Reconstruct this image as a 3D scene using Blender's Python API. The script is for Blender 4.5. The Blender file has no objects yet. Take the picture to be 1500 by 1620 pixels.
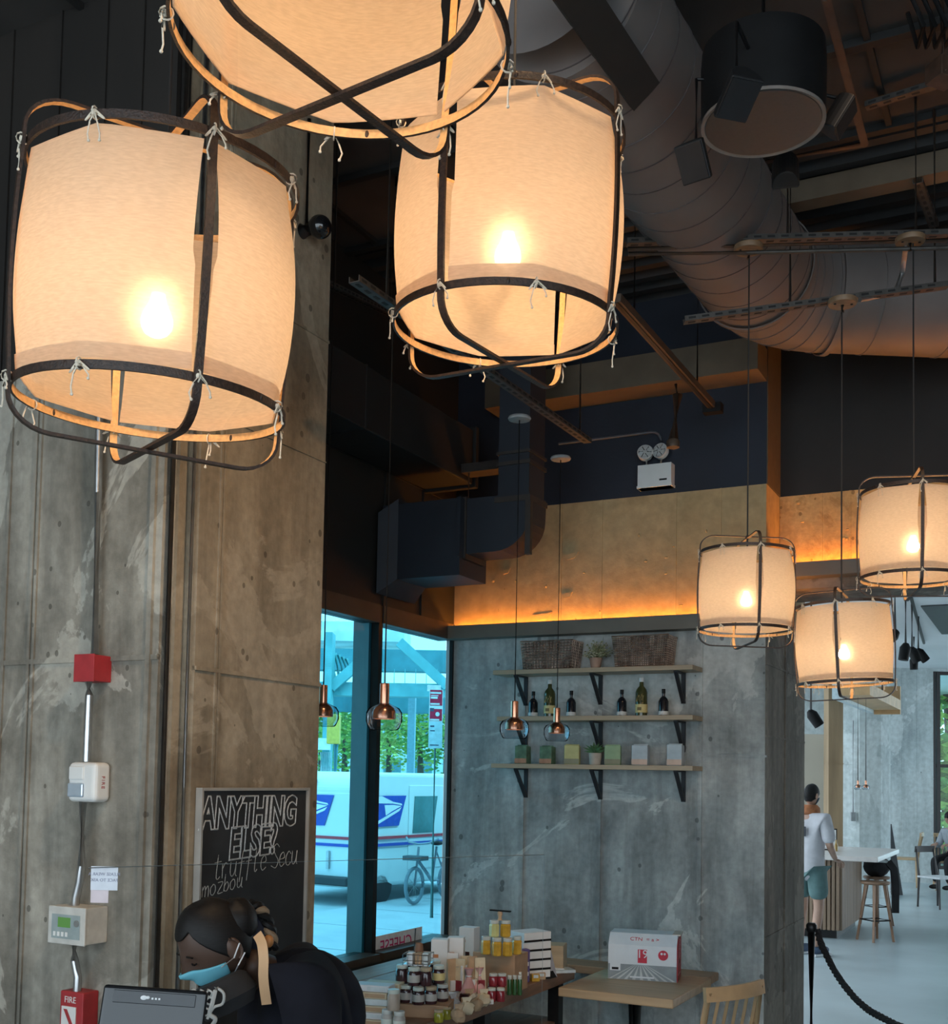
import bpy, math, random
from mathutils import Vector, Matrix, Euler
random.seed(7)
S = bpy.context.scene
COL = S.collection
V = Vector
PI = math.pi
def R(d): return math.radians(d)

# ---------------------------------------------------------------- camera
HC = 1.8; FPX = 1800.0; CX = 750.0; PITCH = R(3.0); ROLL = R(1.06)
CY = 1228.0 - FPX*math.tan(PITCH)
CAMROT = Matrix.Rotation(PI/2 + PITCH, 3, 'X') @ Matrix.Rotation(ROLL, 3, 'Z')
CAM = V((0, 0, HC))
cd = bpy.data.cameras.new('camera')
cam = bpy.data.objects.new('camera', cd); COL.objects.link(cam)
cam.location = CAM; cam.rotation_euler = CAMROT.to_euler()
cd.sensor_fit = 'HORIZONTAL'; cd.sensor_width = 36.0; cd.lens = 36.0*FPX/1500.0
cd.shift_y = (CY-810.0)/1500.0
cd.clip_start = 0.05; cd.clip_end = 200
S.camera = cam
S.view_settings.view_transform = 'Standard'; S.view_settings.look = 'None'; S.view_settings.gamma = 1.0; S.view_settings.exposure = 0.0; S.view_settings.use_curve_mapping = False
S.cycles.use_denoising = True; S.cycles.denoiser = 'OPENIMAGEDENOISE'; S.cycles.denoising_input_passes = 'RGB_ALBEDO_NORMAL'; S.cycles.denoising_prefilter = 'ACCURATE'
S.cycles.use_adaptive_sampling = True; S.cycles.adaptive_threshold = 0.01; S.cycles.adaptive_min_samples = 48; S.cycles.max_bounces = 10; S.cycles.transparent_max_bounces = 16; S.cycles.sample_clamp_indirect = 6.0

def ray(px, py):
    return CAMROT @ V(((px-CX)/FPX, -(py-CY)/FPX, -1.0))
def at(px, py, Y):
    d = ray(px, py); return CAM + d*(Y/d.y)
def atz(px, py, z):
    d = ray(px, py); return CAM + d*((z-HC)/d.z)

# room frame: a = along the back wall to the right, b = along the window wall away from the camera
TH = R(27.15)
DR = V((math.cos(TH), -math.sin(TH), 0)); D1 = V((math.sin(TH), math.cos(TH), 0))
YC = 7.1
CO = at(716, 1100, YC); CO.z = 0
RMAT = Matrix.Translation(CO) @ Matrix.Rotation(-TH, 4, 'Z')
RINV = RMAT.inverted()
def room(a, b, z=0.0): return CO + DR*a + D1*b + V((0, 0, z))
def _loc(px, py):
    return RINV @ CAM, RINV.to_3x3() @ ray(px, py)
def ra(px, py, a):
    o, d = _loc(px, py); p = o + d*((a-o.x)/d.x); return p
def rb(px, py, b):
    o, d = _loc(px, py); p = o + d*((b-o.y)/d.y); return p
def rz_(px, py, z):
    return RINV @ atz(px, py, z)

# ---------------------------------------------------------------- materials
MATS = {}
def nt(m):
    m.use_nodes = True; t = m.node_tree; t.nodes.clear(); return t
def mat(name, col, rough=0.6, metal=0.0, var=0.12, scale=18.0, bump=0.0, bscale=60.0, spec=0.5, coat=0.0, col2=None, stretch=None, trans=0.0):
    if name in MATS: return MATS[name]
    m = bpy.data.materials.new(name); t = nt(m); N = t.nodes; L = t.links
    o = N.new('ShaderNodeOutputMaterial'); b = N.new('ShaderNodeBsdfPrincipled')
    L.new(b.outputs[0], o.inputs[0])
    b.inputs['Roughness'].default_value = rough; b.inputs['Metallic'].default_value = metal
    b.inputs['Specular IOR Level'].default_value = spec
    if coat: b.inputs['Coat Weight'].default_value = coat
    if trans: b.inputs['Transmission Weight'].default_value = trans
    tc = N.new('ShaderNodeTexCoord'); mp = N.new('ShaderNodeMapping')
    L.new(tc.outputs['Object'], mp.inputs[0])
    if stretch: mp.inputs['Scale'].default_value = stretch
    n = N.new('ShaderNodeTexNoise'); n.inputs['Scale'].default_value = scale; n.inputs['Detail'].default_value = 4
    L.new(mp.outputs[0], n.inputs['Vector'])
    r = N.new('ShaderNodeValToRGB'); c = V(col[:3])
    c2 = V(col2) if col2 else c*(1+var)
    c1 = c if col2 else c*(1-var)
    r.color_ramp.elements[0].position = 0.32; r.color_ramp.elements[1].position = 0.68
    r.color_ramp.elements[0].color = (*c1, 1); r.color_ramp.elements[1].color = (*[min(1, x) for x in c2], 1)
    L.new(n.outputs['Fac'], r.inputs[0]); L.new(r.outputs[0], b.inputs['Base Color'])
    if bump:
        n2 = N.new('ShaderNodeTexNoise'); n2.inputs['Scale'].default_value = bscale; n2.inputs['Detail'].default_value = 3
        L.new(mp.outputs[0], n2.inputs['Vector'])
        bp = N.new('ShaderNodeBump'); bp.inputs['Strength'].default_value = bump; bp.inputs['Distance'].default_value = 0.01
        L.new(n2.outputs['Fac'], bp.inputs['Height']); L.new(bp.outputs[0], b.inputs['Normal'])
    MATS[name] = m; return m
def emis(name, col, s):
    if name in MATS: return MATS[name]
    m = bpy.data.materials.new(name); t = nt(m); N = t.nodes
    o = N.new('ShaderNodeOutputMaterial'); e = N.new('ShaderNodeEmission')
    e.inputs[0].default_value = (*col, 1); e.inputs[1].default_value = s
    t.links.new(e.outputs[0], o.inputs[0]); MATS[name] = m; return m
def thin_glass(name, tint, gloss=0.06, rough=0.02):
    if name in MATS: return MATS[name]
    m = bpy.data.materials.new(name); t = nt(m); N = t.nodes; L = t.links
    o = N.new('ShaderNodeOutputMaterial'); tr = N.new('ShaderNodeBsdfTransparent'); g = N.new('ShaderNodeBsdfGlossy')
    tr.inputs[0].default_value = (*tint, 1); g.inputs['Roughness'].default_value = rough
    fr = N.new('ShaderNodeFresnel'); fr.inputs[0].default_value = 1.45
    ma = N.new('ShaderNodeMath'); ma.operation = 'MULTIPLY'; ma.inputs[1].default_value = gloss/0.04
    ma.use_clamp = True
    L.new(fr.outputs[0], ma.inputs[0])
    ge = N.new('ShaderNodeNewGeometry'); inv = N.new('ShaderNodeMath'); inv.operation = 'SUBTRACT'; inv.inputs[0].default_value = 1.0
    L.new(ge.outputs['Backfacing'], inv.inputs[1]); mb = N.new('ShaderNodeMath'); mb.operation = 'MULTIPLY'
    L.new(ma.outputs[0], mb.inputs[0]); L.new(inv.outputs[0], mb.inputs[1]); ma = mb
    mx = N.new('ShaderNodeMixShader'); L.new(ma.outputs[0], mx.inputs[0])
    L.new(tr.outputs[0], mx.inputs[1]); L.new(g.outputs[0], mx.inputs[2]); L.new(mx.outputs[0], o.inputs[0])
    MATS[name] = m; return m
def concrete(name, dark, mid, light, sc=1.0, streak=0.5, pit=1.0, offs=(0, 0, 0)):
    m = bpy.data.materials.new(name); t = nt(m); N = t.nodes; L = t.links
    o = N.new('ShaderNodeOutputMaterial'); b = N.new('ShaderNodeBsdfPrincipled'); L.new(b.outputs[0], o.inputs[0])
    b.inputs['Roughness'].default_value = 0.8; b.inputs['Specular IOR Level'].default_value = 0.25
    tc = N.new('ShaderNodeTexCoord')
    def noise(scale, detail=6, st=(1, 1, 1), rough=0.55, dist=0.0):
        mp = N.new('ShaderNodeMapping'); mp.inputs['Scale'].default_value = st; mp.inputs['Location'].default_value = offs
        L.new(tc.outputs['Object'], mp.inputs[0])
        n = N.new('ShaderNodeTexNoise'); n.inputs['Scale'].default_value = scale*sc; n.inputs['Detail'].default_value = detail
        n.inputs['Roughness'].default_value = rough; n.inputs['Distortion'].default_value = dist
        L.new(mp.outputs[0], n.inputs['Vector']); return n.outputs['Fac']
    def ramp(f, stops):
        r = N.new('ShaderNodeValToRGB')
        while len(r.color_ramp.elements) < len(stops): r.color_ramp.elements.new(0.5)
        for e, (p, c) in zip(r.color_ramp.elements, stops):
            e.position = p; e.color = (*c, 1) if len(c) == 3 else c
        L.new(f, r.inputs[0]); return r.outputs[0]
    def mix(f, a, c, mode='MIX', fac=None):
        x = N.new('ShaderNodeMix'); x.data_type = 'RGBA'; x.blend_type = mode
        if f is not None: L.new(f, x.inputs[0])
        else: x.inputs[0].default_value = fac
        for s, v in ((6, a), (7, c)):
            if isinstance(v, tuple): x.inputs[s].default_value = (*v, 1)
            else: L.new(v, x.inputs[s])
        return x.outputs[2]
    base = ramp(noise(1.6, 8, (1, 1, 0.7), 0.62, 0.4), [(0.3, dark), (0.5, mid), (0.7, light)])
    stn = ramp(noise(3.5, 5, (2.2, 2.2, 0.28), 0.6, 0.3), [(0.38, tuple(0.55 for _ in range(3))), (0.6, (1, 1, 1))])
    c = mix(None, base, stn, 'MULTIPLY', streak)
    # hard edged skim-coat patches
    pf = ramp(noise(1.1, 7, (1, 1, 1), 0.6, 1.2), [(0.545, (0, 0, 0)), (0.56, (1, 1, 1))])
    pm = N.new('ShaderNodeMath'); pm.operation = 'MULTIPLY'; pm.inputs[1].default_value = 0.55
    L.new(pf, pm.inputs[0])
    c = mix(pm.outputs[0], c, light)
    fine = ramp(noise(26, 5), [(0.3, tuple(0.78 for _ in range(3))), (0.7, (1.12, 1.12, 1.12))])
    c = mix(None, c, fine, 'MULTIPLY', 0.8)
    vo = N.new('ShaderNodeTexVoronoi'); vo.inputs['Scale'].default_value = 9*sc; vo.inputs['Randomness'].default_value = 1
    wp = noise(6, 2); 
    mpv = N.new('ShaderNodeMapping'); mpv.inputs['Scale'].default_value = (1, 1, 0.8); L.new(tc.outputs['Object'], mpv.inputs[0])
    L.new(mpv.outputs[0], vo.inputs['Vector'])
    ps = N.new('ShaderNodeMath'); ps.operation = 'MULTIPLY'; L.new(wp, ps.inputs[0]); ps.inputs[1].default_value = 0.17*pit
    pl = N.new('ShaderNodeMath'); pl.operation = 'LESS_THAN'; L.new(vo.outputs['Distance'], pl.inputs[0]); L.new(ps.outputs[0], pl.inputs[1])
    pk = N.new('ShaderNodeMath'); pk.operation = 'MULTIPLY'; pk.inputs[1].default_value = 0.6; L.new(pl.outputs[0], pk.inputs[0])
    c = mix(pk.outputs[0], c, tuple(0.3*x for x in dark))
    L.new(c, b.inputs['Base Color'])
    bp = N.new('ShaderNodeBump'); bp.inputs['Strength'].default_value = 0.35; bp.inputs['Distance'].default_value = 0.02
    hs = N.new('ShaderNodeMath'); hs.operation = 'SUBTRACT'; L.new(noise(9, 8, (1, 1, 1), 0.65), hs.inputs[0]); L.new(pk.outputs[0], hs.inputs[1])
    L.new(hs.outputs[0], bp.inputs['Height']); L.new(bp.outputs[0], b.inputs['Normal'])
    MATS[name] = m; return m

# ---------------------------------------------------------------- mesh builder
class MB:
    def __init__(s): s.v = []; s.f = []; s.m = []; s.s = []
    def add(s, vs, fs, mi=0, sm=False):
        k = len(s.v); s.v += [V(p) for p in vs]
        for f in fs: s.f.append(tuple(k+i for i in f)); s.m.append(mi); s.s.append(sm)
        return s
    def hexa(s, p, mi=0):
        return s.add(p, [(3, 2, 1, 0), (4, 5, 6, 7), (0, 1, 5, 4), (1, 2, 6, 5), (2, 3, 7, 6), (3, 0, 4, 7)], mi)
    def box(s, lo, hi, mi=0, M=None):
        (x0, y0, z0), (x1, y1, z1) = lo, hi
        p = [V(q) for q in ((x0, y0, z0), (x1, y0, z0), (x1, y1, z0), (x0, y1, z0), (x0, y0, z1), (x1, y0, z1), (x1, y1, z1), (x0, y1, z1))]
        if M is not None: p = [M @ q for q in p]
        return s.hexa(p, mi)
    def cbox(s, c, d, mi=0, rz=0, M=None):
        M2 = Matrix.Translation(c) @ Matrix.Rotation(rz, 4, 'Z')
        if M is not None: M2 = M @ M2
        return s.box(tuple(-x/2 for x in d), tuple(x/2 for x in d), mi, M2)
    def frame(s, d):
        d = d.normalized(); u = V((0, 0, 1)) if abs(d.z) < 0.9 else V((1, 0, 0))
        x = d.cross(u).normalized(); return x, x.cross(d).normalized()
    def tube(s, path, r, n=8, closed=False, mi=0, caps=True):
        P = [V(p) for p in path]; m = len(P); k = len(s.v); ref = None
        for i in range(m):
            a = P[i-1] if (i or closed) else P[0]; b = P[(i+1) % m] if (i < m-1 or closed) else P[-1]
            d = (b-a)
            if d.length < 1e-9: d = V((0, 0, 1))
            d.normalize()
            if ref is None: x, y = s.frame(d)
            else:
                x = ref - d*ref.dot(d)
                if x.length < 1e-6: x = s.frame(d)[0]
                x.normalize(); y = d.cross(x).normalized()
            ref = x
            rr = r[i] if isinstance(r, (list, tuple)) else r
            for j in range(n):
                t = 2*PI*j/n; s.v.append(P[i] + (x*math.cos(t) + y*math.sin(t))*rr)
        for i in range(m if closed else m-1):
            for j in range(n):
                q = (k+i*n+j, k+i*n+(j+1) % n, k+((i+1) % m)*n+(j+1) % n, k+((i+1) % m)*n+j)
                s.f.append(q); s.m.append(mi); s.s.append(True)
        if caps and not closed:
            s.f.append(tuple(k+j for j in reversed(range(n)))); s.m.append(mi); s.s.append(False)
            s.f.append(tuple(k+(m-1)*n+j for j in range(n))); s.m.append(mi); s.s.append(False)
        return s
    def cyl(s, p0, p1, r0, r1=None, n=16, mi=0):
        return s.tube([p0, p1], [r0, r0 if r1 is None else r1], n, mi=mi)
    def strip(s, path, outs, w, t, closed=False, mo=0, mi_=1):
        # flat band swept along path: outs = outward normals; width lies across
        P = [V(p) for p in path]; m = len(P); k = len(s.v)
        for i in range(m):
            a = P[i-1] if (i or closed) else P[0]; b = P[(i+1) % m] if (i < m-1 or closed) else P[-1]
            d = (b-a).normalized(); o = V(outs[i]); o = (o-d*o.dot(d)).normalized(); x = d.cross(o)
            for q in (o*t/2+x*w/2, o*t/2-x*w/2, -o*t/2-x*w/2, -o*t/2+x*w/2): s.v.append(P[i]+q)
        for i in range(m if closed else m-1):
            j = (i+1) % m
            for e, mm in ((0, mo), (1, mo), (2, mi_), (3, mo)):
                s.f.append((k+i*4+e, k+j*4+e, k+j*4+(e+1) % 4, k+i*4+(e+1) % 4)); s.m.append(mm); s.s.append(True)
        if not closed:
            s.f.append((k, k+1, k+2, k+3)); s.m.append(mo); s.s.append(False)
            e = k+(m-1)*4; s.f.append((e+3, e+2, e+1, e)); s.m.append(mo); s.s.append(False)
        return s
    def lathe(s, prof, n=24, c=(0, 0, 0), mi=0, M=None, sm=True):
        k = len(s.v); c = V(c)
        for (r, z) in prof:
            for j in range(n):
                p = V((r*math.cos(2*PI*j/n), r*math.sin(2*PI*j/n), z)) + c
                s.v.append(M @ p if M is not None else p)
        for i in range(len(prof)-1):
            for j in range(n):
                s.f.append((k+i*n+j, k+i*n+(j+1) % n, k+(i+1)*n+(j+1) % n, k+(i+1)*n+j)); s.m.append(mi); s.s.append(sm)
        for i, rev in ((0, True), (len(prof)-1, False)):
            if prof[i][0] > 1e-6:
                q = [k+i*n+j for j in range(n)]
                s.f.append(tuple(reversed(q)) if rev else tuple(q)); s.m.append(mi); s.s.append(False)
        return s
    def prism(s, poly, ex, mi=0):
        P = [V(p) for p in poly]; ex = V(ex); n = len(P); k = len(s.v)
        s.v += P + [p+ex for p in P]
        nrm = V((0, 0, 0))
        for i in range(n): nrm += P[i].cross(P[(i+1) % n])
        up = nrm.dot(ex) > 0
        A = tuple(range(k, k+n)); B = tuple(range(k+n, k+2*n))
        fs = [tuple(reversed(A)) if up else A, B if up else tuple(reversed(B))]
        for i in range(n):
            j = (i+1) % n; q = (k+i, k+j, k+n+j, k+n+i); fs.append(q if up else tuple(reversed(q)))
        for f in fs: s.f.append(f); s.m.append(mi); s.s.append(False)
        return s
    def ball(s, c, r, nu=16, nv=10, mi=0, M=None, fn=None):
        if not isinstance(r, (tuple, list, Vector)): r = (r, r, r)
        k = len(s.v); c = V(c); pts = []
        for i in range(nv+1):
            ph = PI*i/nv
            for j in range(nu):
                t = 2*PI*j/nu; q = V((math.sin(ph)*math.cos(t), math.sin(ph)*math.sin(t), math.cos(ph)))
                if fn: q = fn(q)
                p = V((q.x*r[0], q.y*r[1], q.z*r[2])) + c
                pts.append(M @ p if M is not None else p)
        s.v += pts
        for i in range(nv):
            for j in range(nu):
                s.f.append((k+i*nu+j, k+(i+1)*nu+j, k+(i+1)*nu+(j+1) % nu, k+i*nu+(j+1) % nu)); s.m.append(mi); s.s.append(True)
        return s
    def build(s, name, mats, parent=None, loc=None, rz=0.0, bevel=0.0, seg=2, ang=40, M=None, sub=0):
        me = bpy.data.meshes.new(name)
        me.from_pydata([tuple(p) for p in s.v], [], s.f)
        if not isinstance(mats, (list, tuple)): mats = [mats]
        for q in mats: me.materials.append(q)
        me.polygons.foreach_set('material_index', [min(x, len(mats)-1) for x in s.m])
        me.polygons.foreach_set('use_smooth', s.s)
        me.update()
        if any(s.s): me.set_sharp_from_angle(angle=R(ang))
        o = bpy.data.objects.new(name, me); COL.objects.link(o)
        if parent is not None: o.parent = parent
        if loc is not None: o.location = loc
        if rz: o.rotation_euler = (0, 0, rz)
        if M is not None: o.matrix_basis = M
        if bevel:
            b = o.modifiers.new('Bevel', 'BEVEL'); b.width = bevel; b.segments = seg; b.limit_method = 'ANGLE'; b.angle_limit = R(35)
        if sub:
            b = o.modifiers.new('Sub', 'SUBSURF'); b.levels = sub; b.render_levels = sub
        return o

def tag(o, label, cat, group=None, kind=None):
    if label: o['label'] = label
    if cat: o['category'] = cat
    if group: o['group'] = group
    if kind: o['kind'] = kind
    return o
def thing(name, label, cat, loc=(0, 0, 0), rz=0.0, group=None, rot=None, scale=None):
    o = bpy.data.objects.new(name, None); COL.objects.link(o); o.empty_display_size = 0.05
    o.location = loc; o.rotation_euler = rot if rot else (0, 0, rz)
    if scale: o.scale = (scale,)*3
    return tag(o, label, cat, group)
def struct(name, mb, mats, room_frame=True, bevel=0.0, parent=None, seg=2):
    o = mb.build(name, mats, parent, bevel=bevel, seg=seg)
    if parent is None:
        if room_frame: o.location = CO; o.rotation_euler = (0, 0, -TH)
        o['kind'] = 'structure'
    return o
def copy_tree(o, label=None, group=None, loc=None, rot=None, scale=None):
    c = o.copy(); COL.objects.link(c)
    for ch in list(o.children):
        d = ch.copy(); COL.objects.link(d); d.parent = c
        for g in list(ch.children):
            e = g.copy(); COL.objects.link(e); e.parent = d
    if label: c['label'] = label
    if group: c['group'] = group
    if loc is not None: c.location = loc
    if rot is not None: c.rotation_euler = rot
    if scale: c.scale = (scale,)*3
    return c
def text_mb(mb, txt, size, M, mi=0, depth=0.001, outline=0.0, fat=0.0, shear=0.0, align='CENTER', space=1.0, flip=False):
    cu = bpy.data.curves.new('t', 'FONT'); cu.body = txt; cu.size = size; cu.align_x = align; cu.align_y = 'CENTER'
    cu.shear = shear; cu.space_character = space; cu.resolution_u = 3; cu.offset = fat
    if outline: cu.fill_mode = 'NONE'; cu.bevel_depth = outline; cu.bevel_resolution = 0
    else: cu.extrude = depth/2
    ob = bpy.data.objects.new('t', cu); COL.objects.link(ob)
    dg = bpy.context.evaluated_depsgraph_get(); dg.update()
    me = bpy.data.meshes.new_from_object(ob.evaluated_get(dg))
    F = Matrix.Diagonal((-1, 1, 1, 1)) if flip else Matrix.Identity(4)
    mb.add([M @ F @ v.co for v in me.vertices], [tuple(reversed(p.vertices)) if flip else tuple(p.vertices) for p in me.polygons], mi)
    bpy.data.objects.remove(ob); bpy.data.curves.remove(cu); bpy.data.meshes.remove(me)
    return mb
def axes(o, x, y):
    x = V(x).normalized(); y = V(y); y = (y-x*y.dot(x)).normalized(); z = x.cross(y)
    M = Matrix((x, y, z)).transposed().to_4x4(); M.translation = V(o); return M
def skinmesh(pts, edges, sub=2):
    me = bpy.data.meshes.new('sk'); me.from_pydata([tuple(p[0]) for p in pts], edges, [])
    ob = bpy.data.objects.new('sk', me); COL.objects.link(ob)
    ob.modifiers.new('Skin', 'SKIN')
    for i, p in enumerate(pts):
        r = p[1] if isinstance(p[1], tuple) else (p[1], p[1])
        me.skin_vertices[0].data[i].radius = r
    me.skin_vertices[0].data[0].use_root = True
    sb = ob.modifiers.new('Sub', 'SUBSURF'); sb.levels = sub
    dg = bpy.context.evaluated_depsgraph_get(); dg.update()
    m2 = bpy.data.meshes.new_from_object(ob.evaluated_get(dg))
    vs = [v.co.copy() for v in m2.vertices]; fs = [tuple(p.vertices) for p in m2.polygons]
    bpy.data.objects.remove(ob); bpy.data.meshes.remove(me); bpy.data.meshes.remove(m2)
    return vs, fs
def arc(c, r, a0, a1, n, u, w):
    c = V(c); u = V(u); w = V(w)
    return [c + u*(r*math.cos(a0+(a1-a0)*i/n)) + w*(r*math.sin(a0+(a1-a0)*i/n)) for i in range(n+1)]
# ================================================================ materials used by the room
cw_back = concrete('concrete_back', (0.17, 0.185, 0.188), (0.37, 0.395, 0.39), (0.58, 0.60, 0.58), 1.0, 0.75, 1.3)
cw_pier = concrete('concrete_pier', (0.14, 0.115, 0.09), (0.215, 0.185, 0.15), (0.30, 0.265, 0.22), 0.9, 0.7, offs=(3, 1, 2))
cw_col = concrete('concrete_column', (0.18, 0.135, 0.09), (0.33, 0.265, 0.185), (0.43, 0.355, 0.26), 1.0, 0.65, 1.2, offs=(5, 3, 1))
cw_left = concrete('concrete_left', (0.17, 0.155, 0.125), (0.33, 0.305, 0.255), (0.52, 0.49, 0.42), 1.0, 0.75, 0.9, offs=(1, 7, 4))
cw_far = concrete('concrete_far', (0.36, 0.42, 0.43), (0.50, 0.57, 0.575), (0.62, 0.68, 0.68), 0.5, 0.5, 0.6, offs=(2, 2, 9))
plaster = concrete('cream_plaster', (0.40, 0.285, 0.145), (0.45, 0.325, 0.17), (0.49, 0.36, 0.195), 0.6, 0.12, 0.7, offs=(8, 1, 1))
plaster_old_glow = concrete('old_plaster_led_tint', (0.52, 0.29, 0.105), (0.60, 0.36, 0.14), (0.66, 0.42, 0.18), 1.4, 0.4, 1.3, offs=(4, 4, 1))  # old plaster, its orange deepened to carry the LED glow on the header
navy = mat('navy_paint', (0.013, 0.018, 0.030), 0.75, var=0.25, scale=2.0, bump=0.1)
black_paint = mat('black_paint', (0.010, 0.010, 0.010), 0.7, var=0.3, scale=3.0)
char_panel = mat('charcoal_panel', (0.016, 0.0145, 0.013), 0.6, var=0.2, scale=2.0)
frame_brown = mat('bronze_frame', (0.055, 0.040, 0.030), 0.5, var=0.2, scale=6)
alu = mat('window_aluminium', (0.44, 0.48, 0.50), 0.45, 0.3, var=0.06, scale=8)
floor_m = mat('polished_concrete_floor', (0.47, 0.56, 0.59), 0.30, var=0.14, scale=0.9, bump=0.04, bscale=8, spec=0.5)
deck_m = mat('ceiling_deck_paint', (0.024, 0.025, 0.027), 0.7, var=0.3, scale=4)
panel_m = mat('ceiling_panel_paint', (0.040, 0.036, 0.034), 0.8, var=0.35, scale=2.2)
beam_tan = mat('tan_beam', (0.12, 0.09, 0.06), 0.7, var=0.2, scale=4)
duct_m = mat('duct_paint', (0.15, 0.135, 0.13), 0.55, 0.2, var=0.14, scale=3.0)
galv = mat('galvanised_steel', (0.50, 0.51, 0.52), 0.30, 0.9, var=0.15, scale=20)
galv_dark = mat('dull_strut_steel', (0.10, 0.092, 0.085), 0.5, 0.7, var=0.2, scale=20)
black_metal = mat('black_metal', (0.014, 0.014, 0.015), 0.38, 0.4, var=0.2, scale=10)
black_plastic = mat('black_plastic', (0.006, 0.006, 0.0065), 0.55, spec=0.25, var=0.2, scale=10)
white_plastic = mat('white_plastic', (0.72, 0.72, 0.70), 0.4, var=0.05, scale=6)
led_orange = emis('led_strip_glow', (1.0, 0.34, 0.04), 62.0)
glass_win = thin_glass('window_glass', (0.42, 0.76, 0.86), 0.02)

# ================================================================ shell (room frame)
A1 = rb(1210, 1300, 0).x            # right end of the back wall
ZC = 4.6
ZL = 2.73; ZT = 3.445; ZL2 = rb(1300, 891, 0.33).z               # ledge top / top of the cream band
b_ = MB(); b_.box((-0.4, -13, -0.1), (16, 26, 0.0)); struct('floor', b_, floor_m)
# back wall
w = MB(); w.box((A1-.02, 0.004, 0), (A1, 1.09, ZL-0.02))
for zz in (0.95, 2.05, 2.45): w.box((A1-0.01, 0.005, zz-0.006), (A1+0.005, 1.08, zz+0.006))
w.box((A1-0.01, 0.50, 0), (A1+0.006, 0.52, ZL-0.05))
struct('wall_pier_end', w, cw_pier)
w = MB(); w.box((0.0, 0, 0), (A1-.021, 1.08, ZL-0.02)); w.box((A1-.021, 0, 0), (A1-.001, 0.003, ZL-.02))
for px in (826, 948, 1107):
    a = rb(px, 1300, 0).x; w.box((a-0.012, -0.008, 0), (a+0.012, 0.01, ZL-0.1))
for py in (1112, 1188): 
    z = rb(760, py, 0).z; w.box((0.0, -0.005, z-0.006), (A1, 0.01, z+0.006))
z = rb(1150, 1196, 0).z; w.box((A1-0.5, -0.006, z-0.006), (A1+0.008, 0.01, z+0.006))
struct('wall_back', w, cw_back)
w = MB(); w.box((0.0, 0, ZL-0.02), (A1, 1.09, ZT))
for px in (888, 952, 1069, 1140):
    a = rb(px, 880, 0).x; w.box((a-0.005, -0.004, ZL), (a+0.005, 0.01, ZT))
rnd = random.Random(3)
for i in range(26):
    a = rnd.uniform(0.2, A1-0.1); zz = ZL+abs(rnd.gauss(0.15, 0.22)); 
    if zz < ZT-0.05: w.ball((a, 0, zz), (rnd.uniform(.004, .014), 0.006, rnd.uniform(.003, .012)), 6, 4)
for px, py, s in ((903, 880, 1.0), (897, 942, .7), (858, 975, 1.3), (800, 905, .6)):
    q = rb(px, py, 0); w.prism([(q.x-.05*s, -.006, q.z+.01), (q.x+.05*s, -.006, q.z+.02), (q.x+.03*s, -.006, q.z-.012*s), (q.x-.02*s, -.006, q.z-.02*s)], (0, .01, 0))
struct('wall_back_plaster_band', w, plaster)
w = MB(); w.box((-0.3, 0, ZT), (A1, 1.09, ZC)); struct('wall_back_upper', w, navy)
# pier end face and header over the opening
HB = 0.33
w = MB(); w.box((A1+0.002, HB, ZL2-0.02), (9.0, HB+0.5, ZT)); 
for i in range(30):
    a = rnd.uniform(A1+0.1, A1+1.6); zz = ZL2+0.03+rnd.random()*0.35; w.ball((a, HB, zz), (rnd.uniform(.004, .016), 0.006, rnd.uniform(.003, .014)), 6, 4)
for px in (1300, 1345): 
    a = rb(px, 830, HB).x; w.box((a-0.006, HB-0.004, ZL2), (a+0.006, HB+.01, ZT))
struct('wall_header_plaster_band', w, plaster_old_glow)
w = MB(); w.box((A1+0.002, HB, ZT), (9.0, HB+0.5, ZC)); w.box((A1+0.001, 0.002, ZT+0.001), (A1+0.006, HB, ZC), 1)
struct('wall_header_upper', w, [black_paint, mat('brown_reveal', (0.10, 0.07, 0.04), 0.7)])
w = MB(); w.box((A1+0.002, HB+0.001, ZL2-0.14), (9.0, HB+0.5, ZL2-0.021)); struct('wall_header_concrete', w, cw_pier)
# ledges with LED strip
def ledge(name, a0, a1, b0, ends=()):
    m = MB(); m.box((a0, b0-0.10, ZL-0.085), (a1, b0, ZL-0.045)); m.box((a0, b0-0.10, ZL-0.045), (a1, b0-0.088, ZL-0.004))
    return m
led_m = mat('ledge_grey', (0.15, 0.135, 0.11), 0.6, var=0.1, scale=5)
m = ledge('t', 0.0, A1+0.10, 0); m.box((A1, 0.0, ZL-0.085), (A1+0.10, HB, ZL-0.045)); m.box((A1+0.088, -0.1, ZL-0.045), (A1+0.10, HB-0.1, ZL-0.004))
m.box((A1+0.002, HB-0.10, ZL2-0.085), (9.0, HB, ZL2-0.045)); m.box((A1+0.002, HB-0.10, ZL2-0.045), (9.0, HB-0.088, ZL2-0.004))
lg = struct('trim_1', m, led_m)
m = MB(); m.box((0.02, -0.05, ZL-0.044), (A1, -0.03, ZL-0.038)); m.box((A1+0.03, 0, ZL-0.044), (A1+0.05, HB, ZL-0.038)); m.box((A1+0.06, HB-0.05, ZL2-0.044), (6.9, HB-0.03, ZL2-0.038))
o = m.build('led_strip', led_orange); o.location = CO; o.rotation_euler = (0, 0, -TH)
tag(o, 'orange glowing light strip hidden along the ledge under the cream band', 'light strip')

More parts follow.
